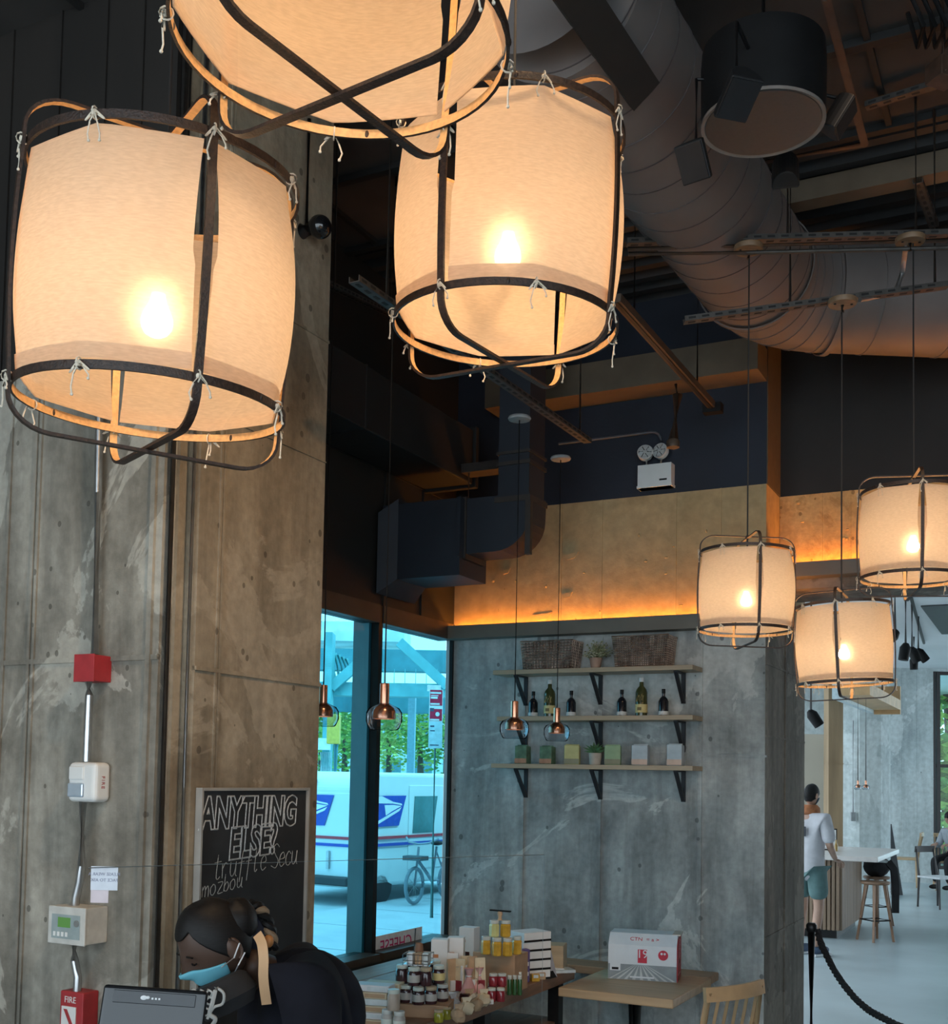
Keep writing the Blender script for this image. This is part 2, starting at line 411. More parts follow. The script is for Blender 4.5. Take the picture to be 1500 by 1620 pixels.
# window wall a = 0
c0 = at(270, 1200, 3.8); c0 = RINV @ c0; AL, BL = c0.x, c0.y
aL = rb(245, 1200, BL).x; bR = ra(303, 1200, AL).y; bE = ra(508, 1000, AL).y
BM = ra(596, 1250, 0).y             # mullion
ZH = ra(640, 995, 0).z              # window head
ZS = 0.80
w = MB(); w.box((-0.35, -3.2, ZH+0.10), (0.0, 0.0, ZC))
for bb in (-2.0, BM+0.02, -0.42): w.box((-0.01, bb-0.012, ZH+0.1), (0.012, bb+0.012, 3.5), 0)
w.box((-0.01, -3.2, 3.50), (0.012, 0, 3.53))
struct('wall_window_upper', w, char_panel)
w = MB(); w.box((-0.25, -3.2, 0), (0.0, 0.0, ZS-0.02)); w.box((0.0, bE+.01, ZS-0.20), (0.05, -0.02, ZS-0.02), 1); w.box((0.0, bE+.01, ZS-0.30), (0.10, -0.02, ZS-0.235), 2)
struct('wall_window_lower', w, [char_panel, mat('dark_timber_sill', (0.045, 0.04, 0.038), 0.6, var=0.5, scale=14, stretch=(1, .15, 1)), white_plastic])
def window(n, b0, b1):
    f = MB()
    f.box((-0.10, b0, ZH), (0.012, b1, ZH+0.10)); f.box((-0.10, b0, ZS-0.02), (0.06, b1, ZS+0.02))
    o = struct('window_%d' % n, f, frame_brown)
    g = MB(); g.box((-0.050, b0, ZS+0.02), (-0.042, b1, ZH)); gg = g.build('glass', glass_win, o)
    return o
w1 = window(1, -2.8, BM-0.022); w2 = window(2, BM+0.018, -0.018)
f = MB(); f.box((-0.045, BM-0.022, ZS-0.02), (0.005, BM+0.018, ZH+0.1), 0); f.box((-0.155, BM-0.035, ZS), (-0.052, BM+0.015, ZH+0.1), 1)
struct('trim_2', f, [black_metal, alu])
f = MB(); f.box((-0.018, -0.018, ZS-0.02), (0.004, 0.0, ZH+0.1), 0); f.box((-0.041, -0.018, ZS), (-0.0185, 0.0, ZH), 1)
struct('trim_3', f, [black_metal, alu])

# left concrete column: face to the camera (b = BL) and face to the right (a = AL)
ZU = 3.25
w = MB(); w.box((-3.0, BL, 0), (aL, BL+0.5, ZU))
def seam_v(px, wd=0.012, d=0.008):
    a = rb(px, 1000, BL).x; w.box((a-wd/2, BL-d, 0), (a+wd/2, BL+.01, ZU))
for px in (8, 48, 55): seam_v(px)
seam_v(238, 0.02, 0.012); 
z = rb(100, 1044, BL).z; w.box((-3, BL-0.007, z-0.012), (aL, BL+.01, z+0.006)); 
struct('wall_left', w, cw_left)
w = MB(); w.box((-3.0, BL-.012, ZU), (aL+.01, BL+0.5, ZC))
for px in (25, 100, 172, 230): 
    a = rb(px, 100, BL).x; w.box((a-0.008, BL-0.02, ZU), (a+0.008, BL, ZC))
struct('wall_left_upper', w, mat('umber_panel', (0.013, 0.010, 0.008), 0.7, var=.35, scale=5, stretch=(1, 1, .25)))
w = MB(); w.box((aL-0.2, bR, 0), (AL, bE, ZC)); w.box((aL-0.3, BL+0.06, 0), (AL-0.055, bR, ZC))
for px in (345, 350): 
    bb = ra(px, 900, AL).y; w.box((AL-.01, bb-0.005, 0), (AL+0.007, bb+0.005, ZC))
z = ra(400, 1068, AL).z; w.box((AL-.01, bR, z-0.010), (AL+0.008, bE, z+0.004))
w.box((AL-.01, bR, 3.55), (AL+0.006, bE, 3.56)); w.box((AL-.01, bR+0.15, z+0.9), (AL+0.005, bE, z+0.905))
struct('wall_column', w, cw_col)
# steel corner angle and pipes in the slot of the column
o = MB(); p = RMAT @ V((AL-0.045, BL+0.015, 0)); o.tube([p, p+V((0, 0, ZC))], 0.016, 12)
tag(o.build('steel_pipe', galv_dark), 'steel pipe running floor to ceiling beside the concrete corner slot', 'pipe', 'corner pipes')
o = MB(); q = RMAT @ V((AL-0.012, bR-0.02, 0)); o.tube([q, q+V((0, 0, ZC))], 0.012, 12)
tag(o.build('steel_pipe', galv), 'thin bright steel pipe along the chalkboard side of the concrete slot', 'pipe', 'corner pipes')

# ceiling: panels near the camera, corrugated deck towards the back wall
BB = RINV @ atz(1250, 236, ZC)
BB = BB.y
w = MB(); w.box((-3.0, -11, ZC), (12, BB, ZC+0.25))
for i, bb in enumerate([BB-0.02-0.62*k for k in range(8)]): w.box((-2, bb-0.02, ZC-0.03), (12, bb+0.02, ZC+.01), 1)
for k in range(16): w.box((-1.5+0.85*k-0.012, -9, ZC-0.022), (-1.5+0.85*k+0.012, BB, ZC+.01), 1)
struct('ceiling', w, [panel_m, black_paint])
w = MB(); n = 40; prof = []
L0 = HB-BB
for k in range(int(L0/0.15)+1):
    y0 = BB+k*0.15
    prof += [(y0, ZC+0.05), (y0+0.055, ZC+0.05), (y0+0.075, ZC), (y0+0.13, ZC)]
pl = [(-3.0, y, z) for y, z in prof] + [(-3.0, prof[-1][0], ZC+0.25), (-3.0, BB, ZC+0.25)]
w.prism(pl, (15, 0, 0)); struct('ceiling_deck', w, deck_m)
w = MB(); q0 = RINV @ atz(1205, 330, ZC-0.08); w.box((q0.x, q0.y-0.05, ZC-0.11), (q0.x+3, q0.y+0.05, ZC-0.01)); struct('beam_ceiling', w, beam_tan)
w = MB(); q0 = RINV @ atz(985, 490, ZC-0.25); w.box((0.3, -0.22, 4.02), (A1, 0.0, 4.20)); struct('trim_4', w, beam_tan)

w = MB(); w.box((7.0, -6, 0), (7.2, 8, ZC)); struct('wall_light_block_right', w, cw_pier)  # unseen wall added to stop sky light leaking onto the pier end
w = MB(); w.box((-3.2, -13, 0), (-3.0, BL, ZC)); struct('wall_light_block_side', w, cw_left)  # unseen wall put in to cut the daylight entering beside the camera
# ================================================================ world and lights
W = bpy.data.worlds.new('world'); S.world = W; W.use_nodes = True
t = W.node_tree; t.nodes.clear(); wo = t.nodes.new('ShaderNodeOutputWorld'); bg = t.nodes.new('ShaderNodeBackground')
sky = t.nodes.new('ShaderNodeTexSky'); sky.sky_type = 'HOSEK_WILKIE'; sky.turbidity = 4; sky.sun_direction = (0.5, -0.4, 0.75)
mxs = t.nodes.new('ShaderNodeMix'); mxs.data_type = 'RGBA'; mxs.inputs[0].default_value = 0.75
mxs.inputs[7].default_value = (0.78, 0.91, 1.0, 1)
t.links.new(sky.outputs[0], mxs.inputs[6]); t.links.new(mxs.outputs[2], bg.inputs[0]); bg.inputs[1].default_value = 4.1
t.links.new(bg.outputs[0], wo.inputs[0])
def spot(name, loc, tgt, energy, col, size=50, blend=0.6, rad=0.04):
    d = bpy.data.lights.new(name, 'SPOT'); d.energy = energy; d.color = col; d.spot_size = R(size); d.spot_blend = blend; d.shadow_soft_size = rad
    o = bpy.data.objects.new(name, d); COL.objects.link(o); o.location = loc
    o.rotation_euler = (V(tgt)-V(loc)).to_track_quat('-Z', 'Y').to_euler(); return o
sd = bpy.data.lights.new('sun', 'SUN'); sd.energy = 3.0; sd.angle = R(12); sd.color = (1, 0.96, 0.9)
so = bpy.data.objects.new('sun', sd); COL.objects.link(so)
so.rotation_euler = V((-0.72, 0.38, -0.95)).to_track_quat('-Z', 'Y').to_euler()
WARM = (1.0, 0.66, 0.36)
spot('added_warm_spot', RMAT @ V((2.6, -4.3, 4.3)), RMAT @ V((AL, -2.9, 1.7)), 150, WARM, 62, .8, .05)  # added warm light without a fixture, brightens the column
spot('added_warm_spot', RMAT @ V((3.3, -3.2, 4.3)), RMAT @ V((1.75, -0.2, 0.9)), 70, WARM, 50, .8, .05)  # second added light without a fixture, warms the table by the back wall
# ================================================================ bamboo and linen lamps
bam_dark = mat('bamboo_bark', (0.032, 0.016, 0.010), 0.5, var=0.5, scale=30, bump=0.2)
bam_tan = mat('bamboo_inside', (0.62, 0.36, 0.15), 0.55, var=0.15, scale=30)
cotton = mat('cotton_string', (0.70, 0.62, 0.50), 0.9, var=0.1, scale=60)
cord_m = mat('black_cord', (0.012, 0.011, 0.011), 0.7)
bulb_m = emis('bulb_glow', (1.0, 0.67, 0.38), 84.0)
def linen(name, ext):
    m = bpy.data.materials.new(name); t = nt(m); N = t.nodes; L = t.links
    o = N.new('ShaderNodeOutputMaterial'); tr = N.new('ShaderNodeBsdfTranslucent'); df = N.new('ShaderNodeBsdfDiffuse'); tp = N.new('ShaderNodeBsdfTransparent')
    tc = N.new('ShaderNodeTexCoord'); mp = N.new('ShaderNodeMapping'); mp.inputs['Scale'].default_value = (1, 1, 6)
    L.new(tc.outputs['Object'], mp.inputs[0])
    n = N.new('ShaderNodeTexNoise'); n.inputs['Scale'].default_value = 14; n.inputs['Detail'].default_value = 5; L.new(mp.outputs[0], n.inputs['Vector'])
    r = N.new('ShaderNodeValToRGB'); r.color_ramp.elements[0].position = .35; r.color_ramp.elements[1].position = .7
    r.color_ramp.elements[0].color = (0.76, 0.60, 0.44, 1); r.color_ramp.elements[1].color = (0.87, 0.70, 0.53, 1)
    L.new(n.outputs['Fac'], r.inputs[0]); L.new(r.outputs[0], tr.inputs[0]); L.new(r.outputs[0], df.inputs[0])
    tp.inputs[0].default_value = (1, 0.95, 0.88, 1)
    m1 = N.new('ShaderNodeMixShader'); m1.inputs[0].default_value = 0.50; L.new(df.outputs[0], m1.inputs[1]); L.new(tr.outputs[0], m1.inputs[2])
    m2 = N.new('ShaderNodeMixShader'); m2.inputs[0].default_value = ext; L.new(m1.outputs[0], m2.inputs[1]); L.new(tp.outputs[0], m2.inputs[2])
    rf = N.new('ShaderNodeBsdfRefraction'); rf.inputs['IOR'].default_value = 1.3; rf.inputs['Roughness'].default_value = 0.62
    rf.inputs[0].default_value = (1, 0.86, 0.62, 1)
    m3 = N.new('ShaderNodeMixShader'); m3.inputs[0].default_value = 0.04; L.new(m2.outputs[0], m3.inputs[1]); L.new(rf.outputs[0], m3.inputs[2])
    L.new(m3.outputs[0], o.inputs[0]); return m
cloth = linen('linen_cloth', 0.045)
HZ = 0.86; EX = 0.33
def cloth_mesh(t0, t1, zlo, zhi, rad=1.0, n=28, mz=16, fold=0.0):
    mb = MB(); k = 0
    for i in range(mz+1):
        u = i/mz; z = zlo+(zhi-zlo)*u; zz = z/HZ
        bulge = 0.985 + 0.055*(1-zz*zz)
        e = min(1.0, abs(zz))**2.5                       # 8-sided at the rings, round in the middle
        for j in range(n+1):
            s = j/n; gap = 0.085*(1-0.6*abs(zz)**2)*(1 if zz > 0 else 0.75)
            th = t0+gap + (t1-t0-2*gap)*s
            seg = PI/4; ph = ((th+seg/2) % seg) - seg/2
            ph2 = (th % seg) - seg/2
            chord = math.cos(seg/2)/math.cos(ph2)
            r = rad*bulge*((1-e)+e*chord)
            z2 = z
            if u > 0.999 or u < 0.001: z2 = z
            mb.v.append(V((r*math.cos(th), r*math.sin(th), z2)))
    for i in range(mz):
        for j in range(n):
            q = i*(n+1)+j; mb.f.append((q, q+1, q+n+2, q+n+1)); mb.m.append(0); mb.s.append(True)
    return mb
def bow(seed):
    r = random.Random(seed); mb = MB(); w = 0.0062
    mb.ball((0, 0, 0), 0.022, 8, 6)
    for sgn in (-1, 1):
        ax = r.uniform(0.04, 0.08); ln = r.uniform(0.07, 0.12); tilt = r.uniform(-0.5, 0.6)
        pts = [V((0.012, sgn*ax*math.sin(PI*t)*1.0 + sgn*ln*0.35*t*(1-t)*2, -ln*math.sin(PI*t)*(0.75+tilt*0.3)+0.02*t)) for t in [i/8 for i in range(9)]]
        if r.random() < 0.75: mb.tube(pts, w, 5)
        l2 = r.uniform(0.10, 0.26); dx = sgn*r.uniform(0.01, 0.09)
        tail = [V((0.01, 0, 0)), V((0.02, dx*0.6, -l2*0.35)), V((0.012, dx, -l2*0.75)), V((0.018, dx*0.9+0.01, -l2))]
        mb.tube(tail, w, 5); mb.ball(tail[-1], 0.012, 6, 4)
    mb.tube(arc((0, 0, 0.0), 0.042, 0, 2*PI, 10, V((1, 0, 0)), V((0, 0, 1)))[:-1], w, 5, closed=True)
    return mb
def hoop_path(rr, zx):
    P = []; O = []; c = 0.26
    def add(x, z, ox, oz): P.append(V((x, 0, z))); O.append(V((ox, 0, oz)))
    top, bot = HZ+EX+zx, -HZ-EX-zx
    for sx in (1, -1):
        seg = []
        for i in range(5): x = (rr-c-0.06)*i/4; seg.append((x, bot-0.0*x, 0, -1))
        for i in range(1, 8):
            a = -PI/2+PI/2*i/7; seg.append((rr-c-0.06+(c+0.06)*math.cos(a), bot+c+c*math.sin(a), math.cos(a), math.sin(a)))
        for i in range(1, 11):
            z = bot+c+(top-bot-2*c)*i/11; bl = 0.035*(1-(z/HZ)**2) if abs(z) < HZ else 0
            seg.append((rr+bl, z, 1, 0))
        for i in range(0, 8):
            a = PI/2*i/7; seg.append((rr-c-0.06+(c+0.06)*math.cos(a), top-c+c*math.sin(a), math.cos(a), math.sin(a)))
        for i in range(3, 0, -1): x = (rr-c-0.06)*i/4; seg.append((x, top, 0, 1))
        if sx == 1: 
            for x, z, ox, oz in seg: add(x, z, ox, oz)
        else:
            add(0, top, 0, 1)
            for x, z, ox, oz in reversed(seg[1:]): add(-x, z, -ox, oz)
    return P, O
def make_lamp(label):
    root = thing('pendant_lamp', label, 'lamp', group='bamboo and linen drum pendants')
    for (t0, t1) in ((0, PI), (PI, 2*PI)):
        cloth_mesh(t0, t1, -HZ+0.055, HZ-0.045).build('linen_shade', cloth, root)
        cloth_mesh(t0, t1, -HZ+0.056, -HZ+0.165, 1.012, mz=3).build('hem', cloth, root)
    n = 56
    for z, nm in ((HZ, 'top_ring'), (-HZ, 'bottom_ring')):
        m = MB(); P = [V((1.015*math.cos(2*PI*i/n), 1.015*math.sin(2*PI*i/n), z)) for i in range(n)]
        m.strip(P, [V((p.x, p.y, 0)) for p in P], 0.062, 0.022, closed=True)
        for i in (5, 19, 33, 48): m.ball(P[i]*1.0, (0.02, 0.02, 0.033), 8, 6)
        m.build(nm, [bam_dark, bam_tan], root)
    for k, (rot, zx) in enumerate(((0, 0.0), (PI/2, 0.03))):
        P, O = hoop_path(1.045, zx); M = Matrix.Rotation(rot, 3, 'Z')
        m = MB(); m.strip([M @ p for p in P], [M @ o for o in O], 0.062, 0.024, closed=True)
        m.build('bamboo_hoop', [bam_dark, bam_tan], root)
    bows = [bow(100+i) for i in range(4)]; meshes = []
    for i in range(16):
        up = i < 8; th = PI/4*(i % 8)
        r = 1.055 if (i % 2 == 0) else 1.03
        M = Matrix.Translation((r*math.cos(th), r*math.sin(th), HZ if up else -HZ)) @ Matrix.Rotation(th, 4, 'Z')
        if i < 4: o = bows[i].build('string_tie', cotton, root, M=M); meshes.append(o)
        else: o = meshes[(i*3+i//5) % 4].copy(); COL.objects.link(o); o.parent = root; o.matrix_basis = M
    zb = -0.20
    prof = [(0.0, -0.135), (0.045, -0.128), (0.085, -0.105), (0.112, -0.065), (0.122, -0.02), (0.115, 0.03), (0.09, 0.085), (0.065, 0.13), (0.055, 0.175), (0.052, 0.2)]
    m = MB(); m.lathe(prof, 20, (0, 0, zb)); m.build('light_bulb', bulb_m, root)
    m = MB(); m.lathe([(0.058, 0.2), (0.062, 0.22), (0.062, 0.36), (0.03, 0.40)], 16, (0, 0, zb)); m.build('lamp_socket', black_plastic, root)
    return root
def cord_for(root, top):
    # straight hanging cord, part of the lamp, in world directions
    bpy.context.view_layer.update()
    Mw = Matrix.LocRotScale(root.location, root.rotation_euler, root.scale)
    p0 = Mw @ V((0, 0, 0.1)); p1 = Mw @ V((0, 0, HZ+EX+0.02))
    m = MB(); Mi = Mw.inverted()
    r = 0.0032/root.scale[0]
    m.tube([Mi @ p0, Mi @ p1, Mi @ V((p1.x, p1.y, top))], r, 8); m.ball(Mi @ p1, 0.05, 10, 8)
    m.build('cord', cord_m, root)
def tilt(rz, ty=0.0, tx=0.0):
    return (Matrix.Rotation(R(tx), 3, 'X') @ Matrix.Rotation(R(ty), 3, 'Y') @ Matrix.Rotation(R(rz), 3, 'Z')).to_euler()
proto = make_lamp('big bamboo and linen drum lamp hanging before the left concrete wall with the red box')
# (px, py of centre between the rings, ring width px, real diameter, hoop angle, tilts)
def put(l, px, py, wpx, dia, rz, ty, tx):
    Y = FPX*dia/wpx; l.location = at(px, py, Y); l.scale = (dia/2.06,)*3; l.rotation_euler = tilt(math.degrees(math.atan2(-l.location.y, -l.location.x))+rz, ty, tx)
    return Y
big, small = 0.54, 0.37
lamps = [(proto, 251, 466, 430, big, 17, 2.6, 3.0),
 (None, 805, 369, 366, big, -31, 1.2, 1.5), (None, 553, -152, 556, big, -43, 2.0, 0.0),
 (None, 1181, 936, 149, small, 15, 0.8, 0), (None, 1445, 848, 164, .405, 9, 0.5, 0), (None, 1335, 1020, 147, small, -8, -2.5, 0)]
labs = [None, 'big bamboo and linen drum lamp whose base hoops cross over the track rail', 'topmost big bamboo and linen drum lamp, its base hoops crossing beneath the shade',
 'small bamboo and linen drum lamp hanging before the end of the concrete pier', 'small bamboo and linen drum lamp hanging highest, before the orange lit header wall', 'small bamboo and linen drum lamp hanging lowest, before the opening to the far room']
LAMPS = []
for (l, px, py, wp, di, rz, ty, tx), lb in zip(lamps, labs):
    if l is None: l = copy_tree(proto, lb)
    put(l, px, py, wp, di, rz, ty, tx); LAMPS.append(l)
CANOPY_PX = [None, None, None, (1184, 398), (1440, 385), (1333, 483)]
for l, c in zip(LAMPS, CANOPY_PX):
    if c is None: top = ZC
    else: top = at(c[0], c[1], l.location.y).z
    cord_for(l, top)
# ================================================================ things under the ceiling
wood_disc = mat('canopy_wood', (0.20, 0.125, 0.07), 0.5, var=0.2, scale=12, stretch=(1, 5, 1))
wood_lt = mat('light_oak', (0.50, 0.36, 0.22), 0.45, var=0.14, scale=9, stretch=(1, 9, 1), bump=0.05)
CAN = []
for l, c, lb in zip(LAMPS[3:], CANOPY_PX[3:], ('whose cord crosses the duct bend', 'highest and farthest along the strut', 'low on the slotted strut under the duct')):
    p = at(c[0], c[1], l.location.y)
    o = MB(); o.lathe([(0.0, 0), (0.055, 0.002), (0.058, 0.008), (0.058, 0.022), (0.0, 0.024)], 28); 
    for s in (-1, 1): o.ball((0.034*s, -0.01, 0.0), (0.006, 0.006, 0.003), 8, 4, mi=1)
    t = thing('ceiling_canopy', 'round wooden cord plate ' + lb, 'ceiling canopy', p, group='wooden cord plates')
    o.build('plate', [wood_disc, black_metal], t)
    o = MB(); o.cyl((0, 0, -0.03), (0, 0, 0.0), 0.007, n=10); o.build('stem', black_metal, t)
    CAN.append(p)

def strut(name, label, p0, p1, w=0.04, h=0.022, slots=True, m=galv_dark, cat='strut', hang=()):
    p0 = V(p0); p1 = V(p1); d = (p1-p0); L = d.length
    M = axes(p0, d, V((0, 0, 1)).cross(d)) if abs(d.normalized().z) < .9 else axes(p0, d, V((0, 1, 0)))
    t = MB(); t.box((0, -w/2, 0), (L, w/2, 0.003), M=M)
    for s in (-1, 1): t.box((0, s*w/2-0.0015, 0), (L, s*w/2+0.0015, h), M=M)
    if slots:
        k = int(L/0.055)
        for i in range(k): t.box((0.015+i*0.055, -w*0.16, -0.0012), (0.045+i*0.055, w*0.16, 0.0), 1, M)
        for i in range(k): t.box((0.015+i*0.055, -w/2-0.0028, h*0.3), (0.045+i*0.055, -w/2-0.0014, h*0.7), 1, M)
    for q in hang:
        a = p0+d*q; t.tube([a, V((a.x, a.y, ZC-0.002))], 0.006, 8)
    o = t.build(name, [m, black_paint]); return tag(o, label, cat)
CP = CAN[2]
strut('strut_channel', 'slotted steel strut under the duct carrying the lowest wooden cord plate', at(1083, 511, CP.y+0.05), at(1500, 455, CP.y+.05), hang=(0.4, 0.95), cat='strut')
p0 = at(992, 388, 4.50); p1 = at(1500, 374, 4.50)
strut('strut_channel', 'long steel strut crossing the ceiling before the duct bend', p0, p1, slots=True, hang=(0.5, 0.9), cat='strut')
def conduit(name, label, pts, r, m=galv, cat='conduit', n=10):
    o = MB(); o.tube(pts, r, n); return tag(o.build(name, m), label, cat)
conduit('conduit', 'upper thin conduit running along the long ceiling strut', [p0+V((0, -.03, -.03)), p1+V((0, -.03, -.03))], 0.009, galv_dark)
conduit('conduit', 'lower thin conduit beneath the long ceiling strut', [p0+V((0, -.05, -.06)), at(1180, 400, 4.44), p1+V((0, -.05, -.07))], 0.009, galv_dark)
cq = CAN[1]; e = at(1340, 478, CP.y)
conduit('conduit', 'pale bent conduit joining two wooden cord plates', [cq+V((-.01, 0.02, -.01)), at(1428, 430, CP.y+.15), at(1420, 455, CP.y+.1), at(1405, 465, CP.y+.08), at(1375, 472, CP.y+.05), e+V((.06, .02, .02))], 0.010, galv)
strut('strut_channel', 'slotted steel strut behind the copper pendant cords near the column', at(516, 452, 5.0), at(628, 505, 6.0), hang=(0.1, 0.9))

# round spiral duct with elbow
DZ = HC+2.78*0.86; DRD = 0.31*0.86
def dpt(px, py): return atz(px, py, DZ)
A = dpt(850, -60); B = dpt(1128, 335); C2 = dpt(1500, 477)
dir1 = (B-A).normalized(); dir2 = (C2 - dpt(1330, 470)).normalized()
Pd = [A + (B-A)*(i/14) for i in range(15)]
# fillet between the two straight runs
den = dir1.x*dir2.y-dir1.y*dir2.x; w0 = C2-A; tt_ = (w0.x*dir2.y-w0.y*dir2.x)/den; X_ = A+dir1*tt_
phi = math.acos(max(-1, min(1, dir1.dot(dir2)))); rf_ = 0.52; tl = rf_*math.tan(phi/2)
B = X_-dir1*tl; E2 = X_+dir2*tl; Pd = [A + (B-A)*(i/14) for i in range(15)]
nr = (dir2-dir1*dir1.dot(dir2)).normalized(); Cn = B+nr*rf_
bz = [Cn-nr*rf_*math.cos(phi*i/10)+dir1*rf_*math.sin(phi*i/10) for i in range(1, 10)]
P2 = [E2 + (C2-E2)*(i/6)*1.9 for i in range(0, 7)]
print('DUCT', X_, phi, B, E2, C2)
path = Pd+bz+P2
d = thing('round_duct', 'big round spiral air duct bending under the dark ceiling', 'air duct', A)
m = MB(); m.tube([p-A for p in path], DRD, 40); m.build('duct_pipe', duct_m, d)
def ringat(mb, P, dirn, r, w):
    x, y = mb.frame(dirn)
    k = 40; mb.strip([P + (x*math.cos(2*PI*i/k)+y*math.sin(2*PI*i/k))*r for i in range(k)], [x*math.cos(2*PI*i/k)+y*math.sin(2*PI*i/k) for i in range(k)], w, 0.006, closed=True)
m = MB()
for i in range(34):                                             # spiral lock seam
    pass
for i, p in enumerate(path[1:-1]):
    if i >= 14 and i % 2 == 0: 
        dd = (path[i+2]-path[i]).normalized(); mr = MB(); ringat(mr, p-A, dd, DRD+0.001, 0.008); mr.build('elbow_seam', duct_m, d)
N_ = 900; L1 = (B-A).length; x, y = m.frame(dir1); sp = []
for i in range(N_+1):
    s_ = L1*i/N_; a_ = 2*PI*s_/0.16; sp.append(V((0, 0, 0)) + dir1*s_ + (x*math.cos(a_)+y*math.sin(a_))*(DRD+0.0005))
m.tube(sp, 0.0022, 4)
m.build('seam', mat('duct_seam', (0.07, 0.06, 0.06), 0.6, 0.2), d)
for q_, dd in ((B-A, dir1), (E2-A, dir2)): m = MB(); ringat(m, q_, dd, DRD+0.012, 0.03); m.build('joint_flange', duct_m, d)
m = MB(); gx = V((0, 0, 1)); rt = dir1.cross(gx).normalized()
g0 = dpt(930, 20)-A
g0 = dir1*dir1.dot(g0); ax_up = (rt*0.62+gx*-0.78).normalized(); tg = dir1.cross(ax_up)
Mg = axes(g0+ax_up*(DRD-0.01), dir1, tg)
m.box((-0.5, -0.055, -0.03), (0.16, 0.055, 0.010), 0, Mg)
for i in range(27): m.box((-0.48+i*0.0235, -0.045, 0.010), (-0.47+i*0.0235, 0.045, 0.013), 1, Mg)
m.build('vent_grille', [mat('dark_grille', (0.012, 0.010, 0.009), 0.8), black_paint], d)

# drum shaped subwoofer with four satellite speakers
SY = 3.35; sc = at(1207, 195, SY); Rr = 0.1*SY/1.8*0.99
t = thing('pendant_speaker', 'black drum speaker hanging beside the round duct', 'speaker', sc)
m = MB(); m.lathe([(Rr*0.98, 0.0), (Rr, 0.004), (Rr*1.01, 0.17), (Rr*0.99, 0.225), (Rr*0.9, 0.235), (0, 0.235)], 48); m.build('body', black_plastic, t)
m = MB(); m.lathe([(0, -0.004), (Rr*0.93, -0.004), (Rr*0.97, 0.004), (Rr*0.97, 0.01)], 48); m.build('speaker_grille', mat('speaker_mesh', (0.05, 0.042, 0.039), 0.38, 0.1, var=0.1, scale=90), t)
m = MB(); m.lathe([(Rr*0.96, -0.002), (Rr*1.0, -0.006), (Rr*1.0, 0.004), (Rr*0.96, 0.004)], 48); m.build('rim', mat('speaker_rim', (0.20, 0.17, 0.15), 0.4), t)
m = MB(); m.cyl((0, 0, 0.23), (0, 0, ZC-sc.z), 0.008); m.build('hanger', black_metal, t)
sats = [((1165, 148), SY-0.28, 0.060, (0.1, -0.35, -0.6), 'over the duct side of the drum'), ((1101, 254), SY-0.02, 0.056, (-0.45, -0.6, -0.55), 'hanging lowest before the round duct'), ((1325, 182), SY+0.06, 0.054, (0.7, -0.3, -0.5), 'on the side away from the duct'), ((1243, 268), SY+0.35, 0.055, (0.2, 0.8, -0.4), 'behind the drum, showing its rounded back')]
for (px, py), yy, s, fd, lb in sats:
    p = at(px, py, yy); f = V(fd).normalized(); x = f.cross(V((0, 0, 1))).normalized(); u = x.cross(f)
    M = axes((0, 0, 0), x, u)       # local z = -f? x cross u
    tt = thing('satellite_speaker', 'small black satellite speaker ' + lb, 'speaker', p, group='satellite speakers around the drum')
    zf = 1 if (x.cross(u)).dot(f) > 0 else -1
    m = MB(); k = []
    prof = []
    for i in range(13):
        a = PI*i/12; prof.append((s*0.82*math.cos(a), s*0.9*math.sin(a)))
    m.prism([M @ V((a*1.0, -s, zf*(s*0.55-b*1.25))) for a, b in prof], M.to_3x3() @ V((0, 2*s, 0)))
    m.build('cabinet', mat('sat_black', (0.007, 0.007, 0.008), 0.6), tt, bevel=0.004)
    m = MB(); m.cbox((0, 0, zf*s*0.57), (s*1.5, s*1.85, 0.006), M=M); m.build('speaker_grille', mat('sat_grille', (0.02, 0.02, 0.022), 0.3, 0.2), tt)
    m = MB(); dv = (sc + V((0, 0, 0.12)) - p); m.tube([V((0, 0, s*0.6)), V((0, 0, dv.z)), V((dv.x*0.75, dv.y*0.75, dv.z+.01))], 0.006, 8); m.build('bracket', black_metal, tt)

# pipes, cables and odd things near the ceiling at the upper right
conduit('sprinkler_pipe', 'dark sprinkler pipe running along the ceiling beside the drum speaker', [atz(1306, -5, ZC-0.12), atz(1368, 228, ZC-0.12), ], 0.016, mat('pipe_brown', (0.075, 0.05, 0.04), 0.5, 0.3), 'pipe')
q = atz(1368, 228, ZC-0.12)
conduit('sprinkler_pipe', 'branch sprinkler pipe meeting the long pipe behind the drum', [q, atz(1180, 262, ZC-0.12)], 0.012, MATS['pipe_brown'], 'pipe')
strut('strut_channel', 'slotted ceiling strut behind the sprinkler pipe', atz(1370, 172, ZC-0.06), atz(1480, 138, ZC-0.06), w=0.035, cat='strut')
strut('strut_channel', 'short slotted strut hanging before the corrugated deck', atz(1452, 290, ZC-0.14), atz(1478, 360, ZC-0.14), w=0.04)
cb = MB()
for i in range(4):
    x0 = 1440+i*18; cb.tube([atz(x0, -10, ZC-0.05), atz(x0+22, 40, ZC-0.15-.02*i), atz(x0+12-i*4, 75, ZC-0.10), atz(x0-4, 20, ZC-0.03)], 0.008, 6)
tag(cb.build('cable_bundle', black_plastic), 'loose bundle of dark cables hanging from the ceiling corner', 'cables')
p = at(1492, 115, 3.9)
o = MB(); o.cbox((0, 0, 0), (0.09, 0.08, 0.07), rz=0.4); o.ball((-.01, -.045, -.02), .006, 8, 6); o.cyl((0, 0, .03), (0, 0, ZC-p.z), .006)
tag(o.build('junction_box', mat('rusty_box', (0.085, 0.045, 0.03), 0.5, 0.3, var=.3), loc=p, bevel=.003), 'brown metal junction box hanging by the loose cables', 'junction box')

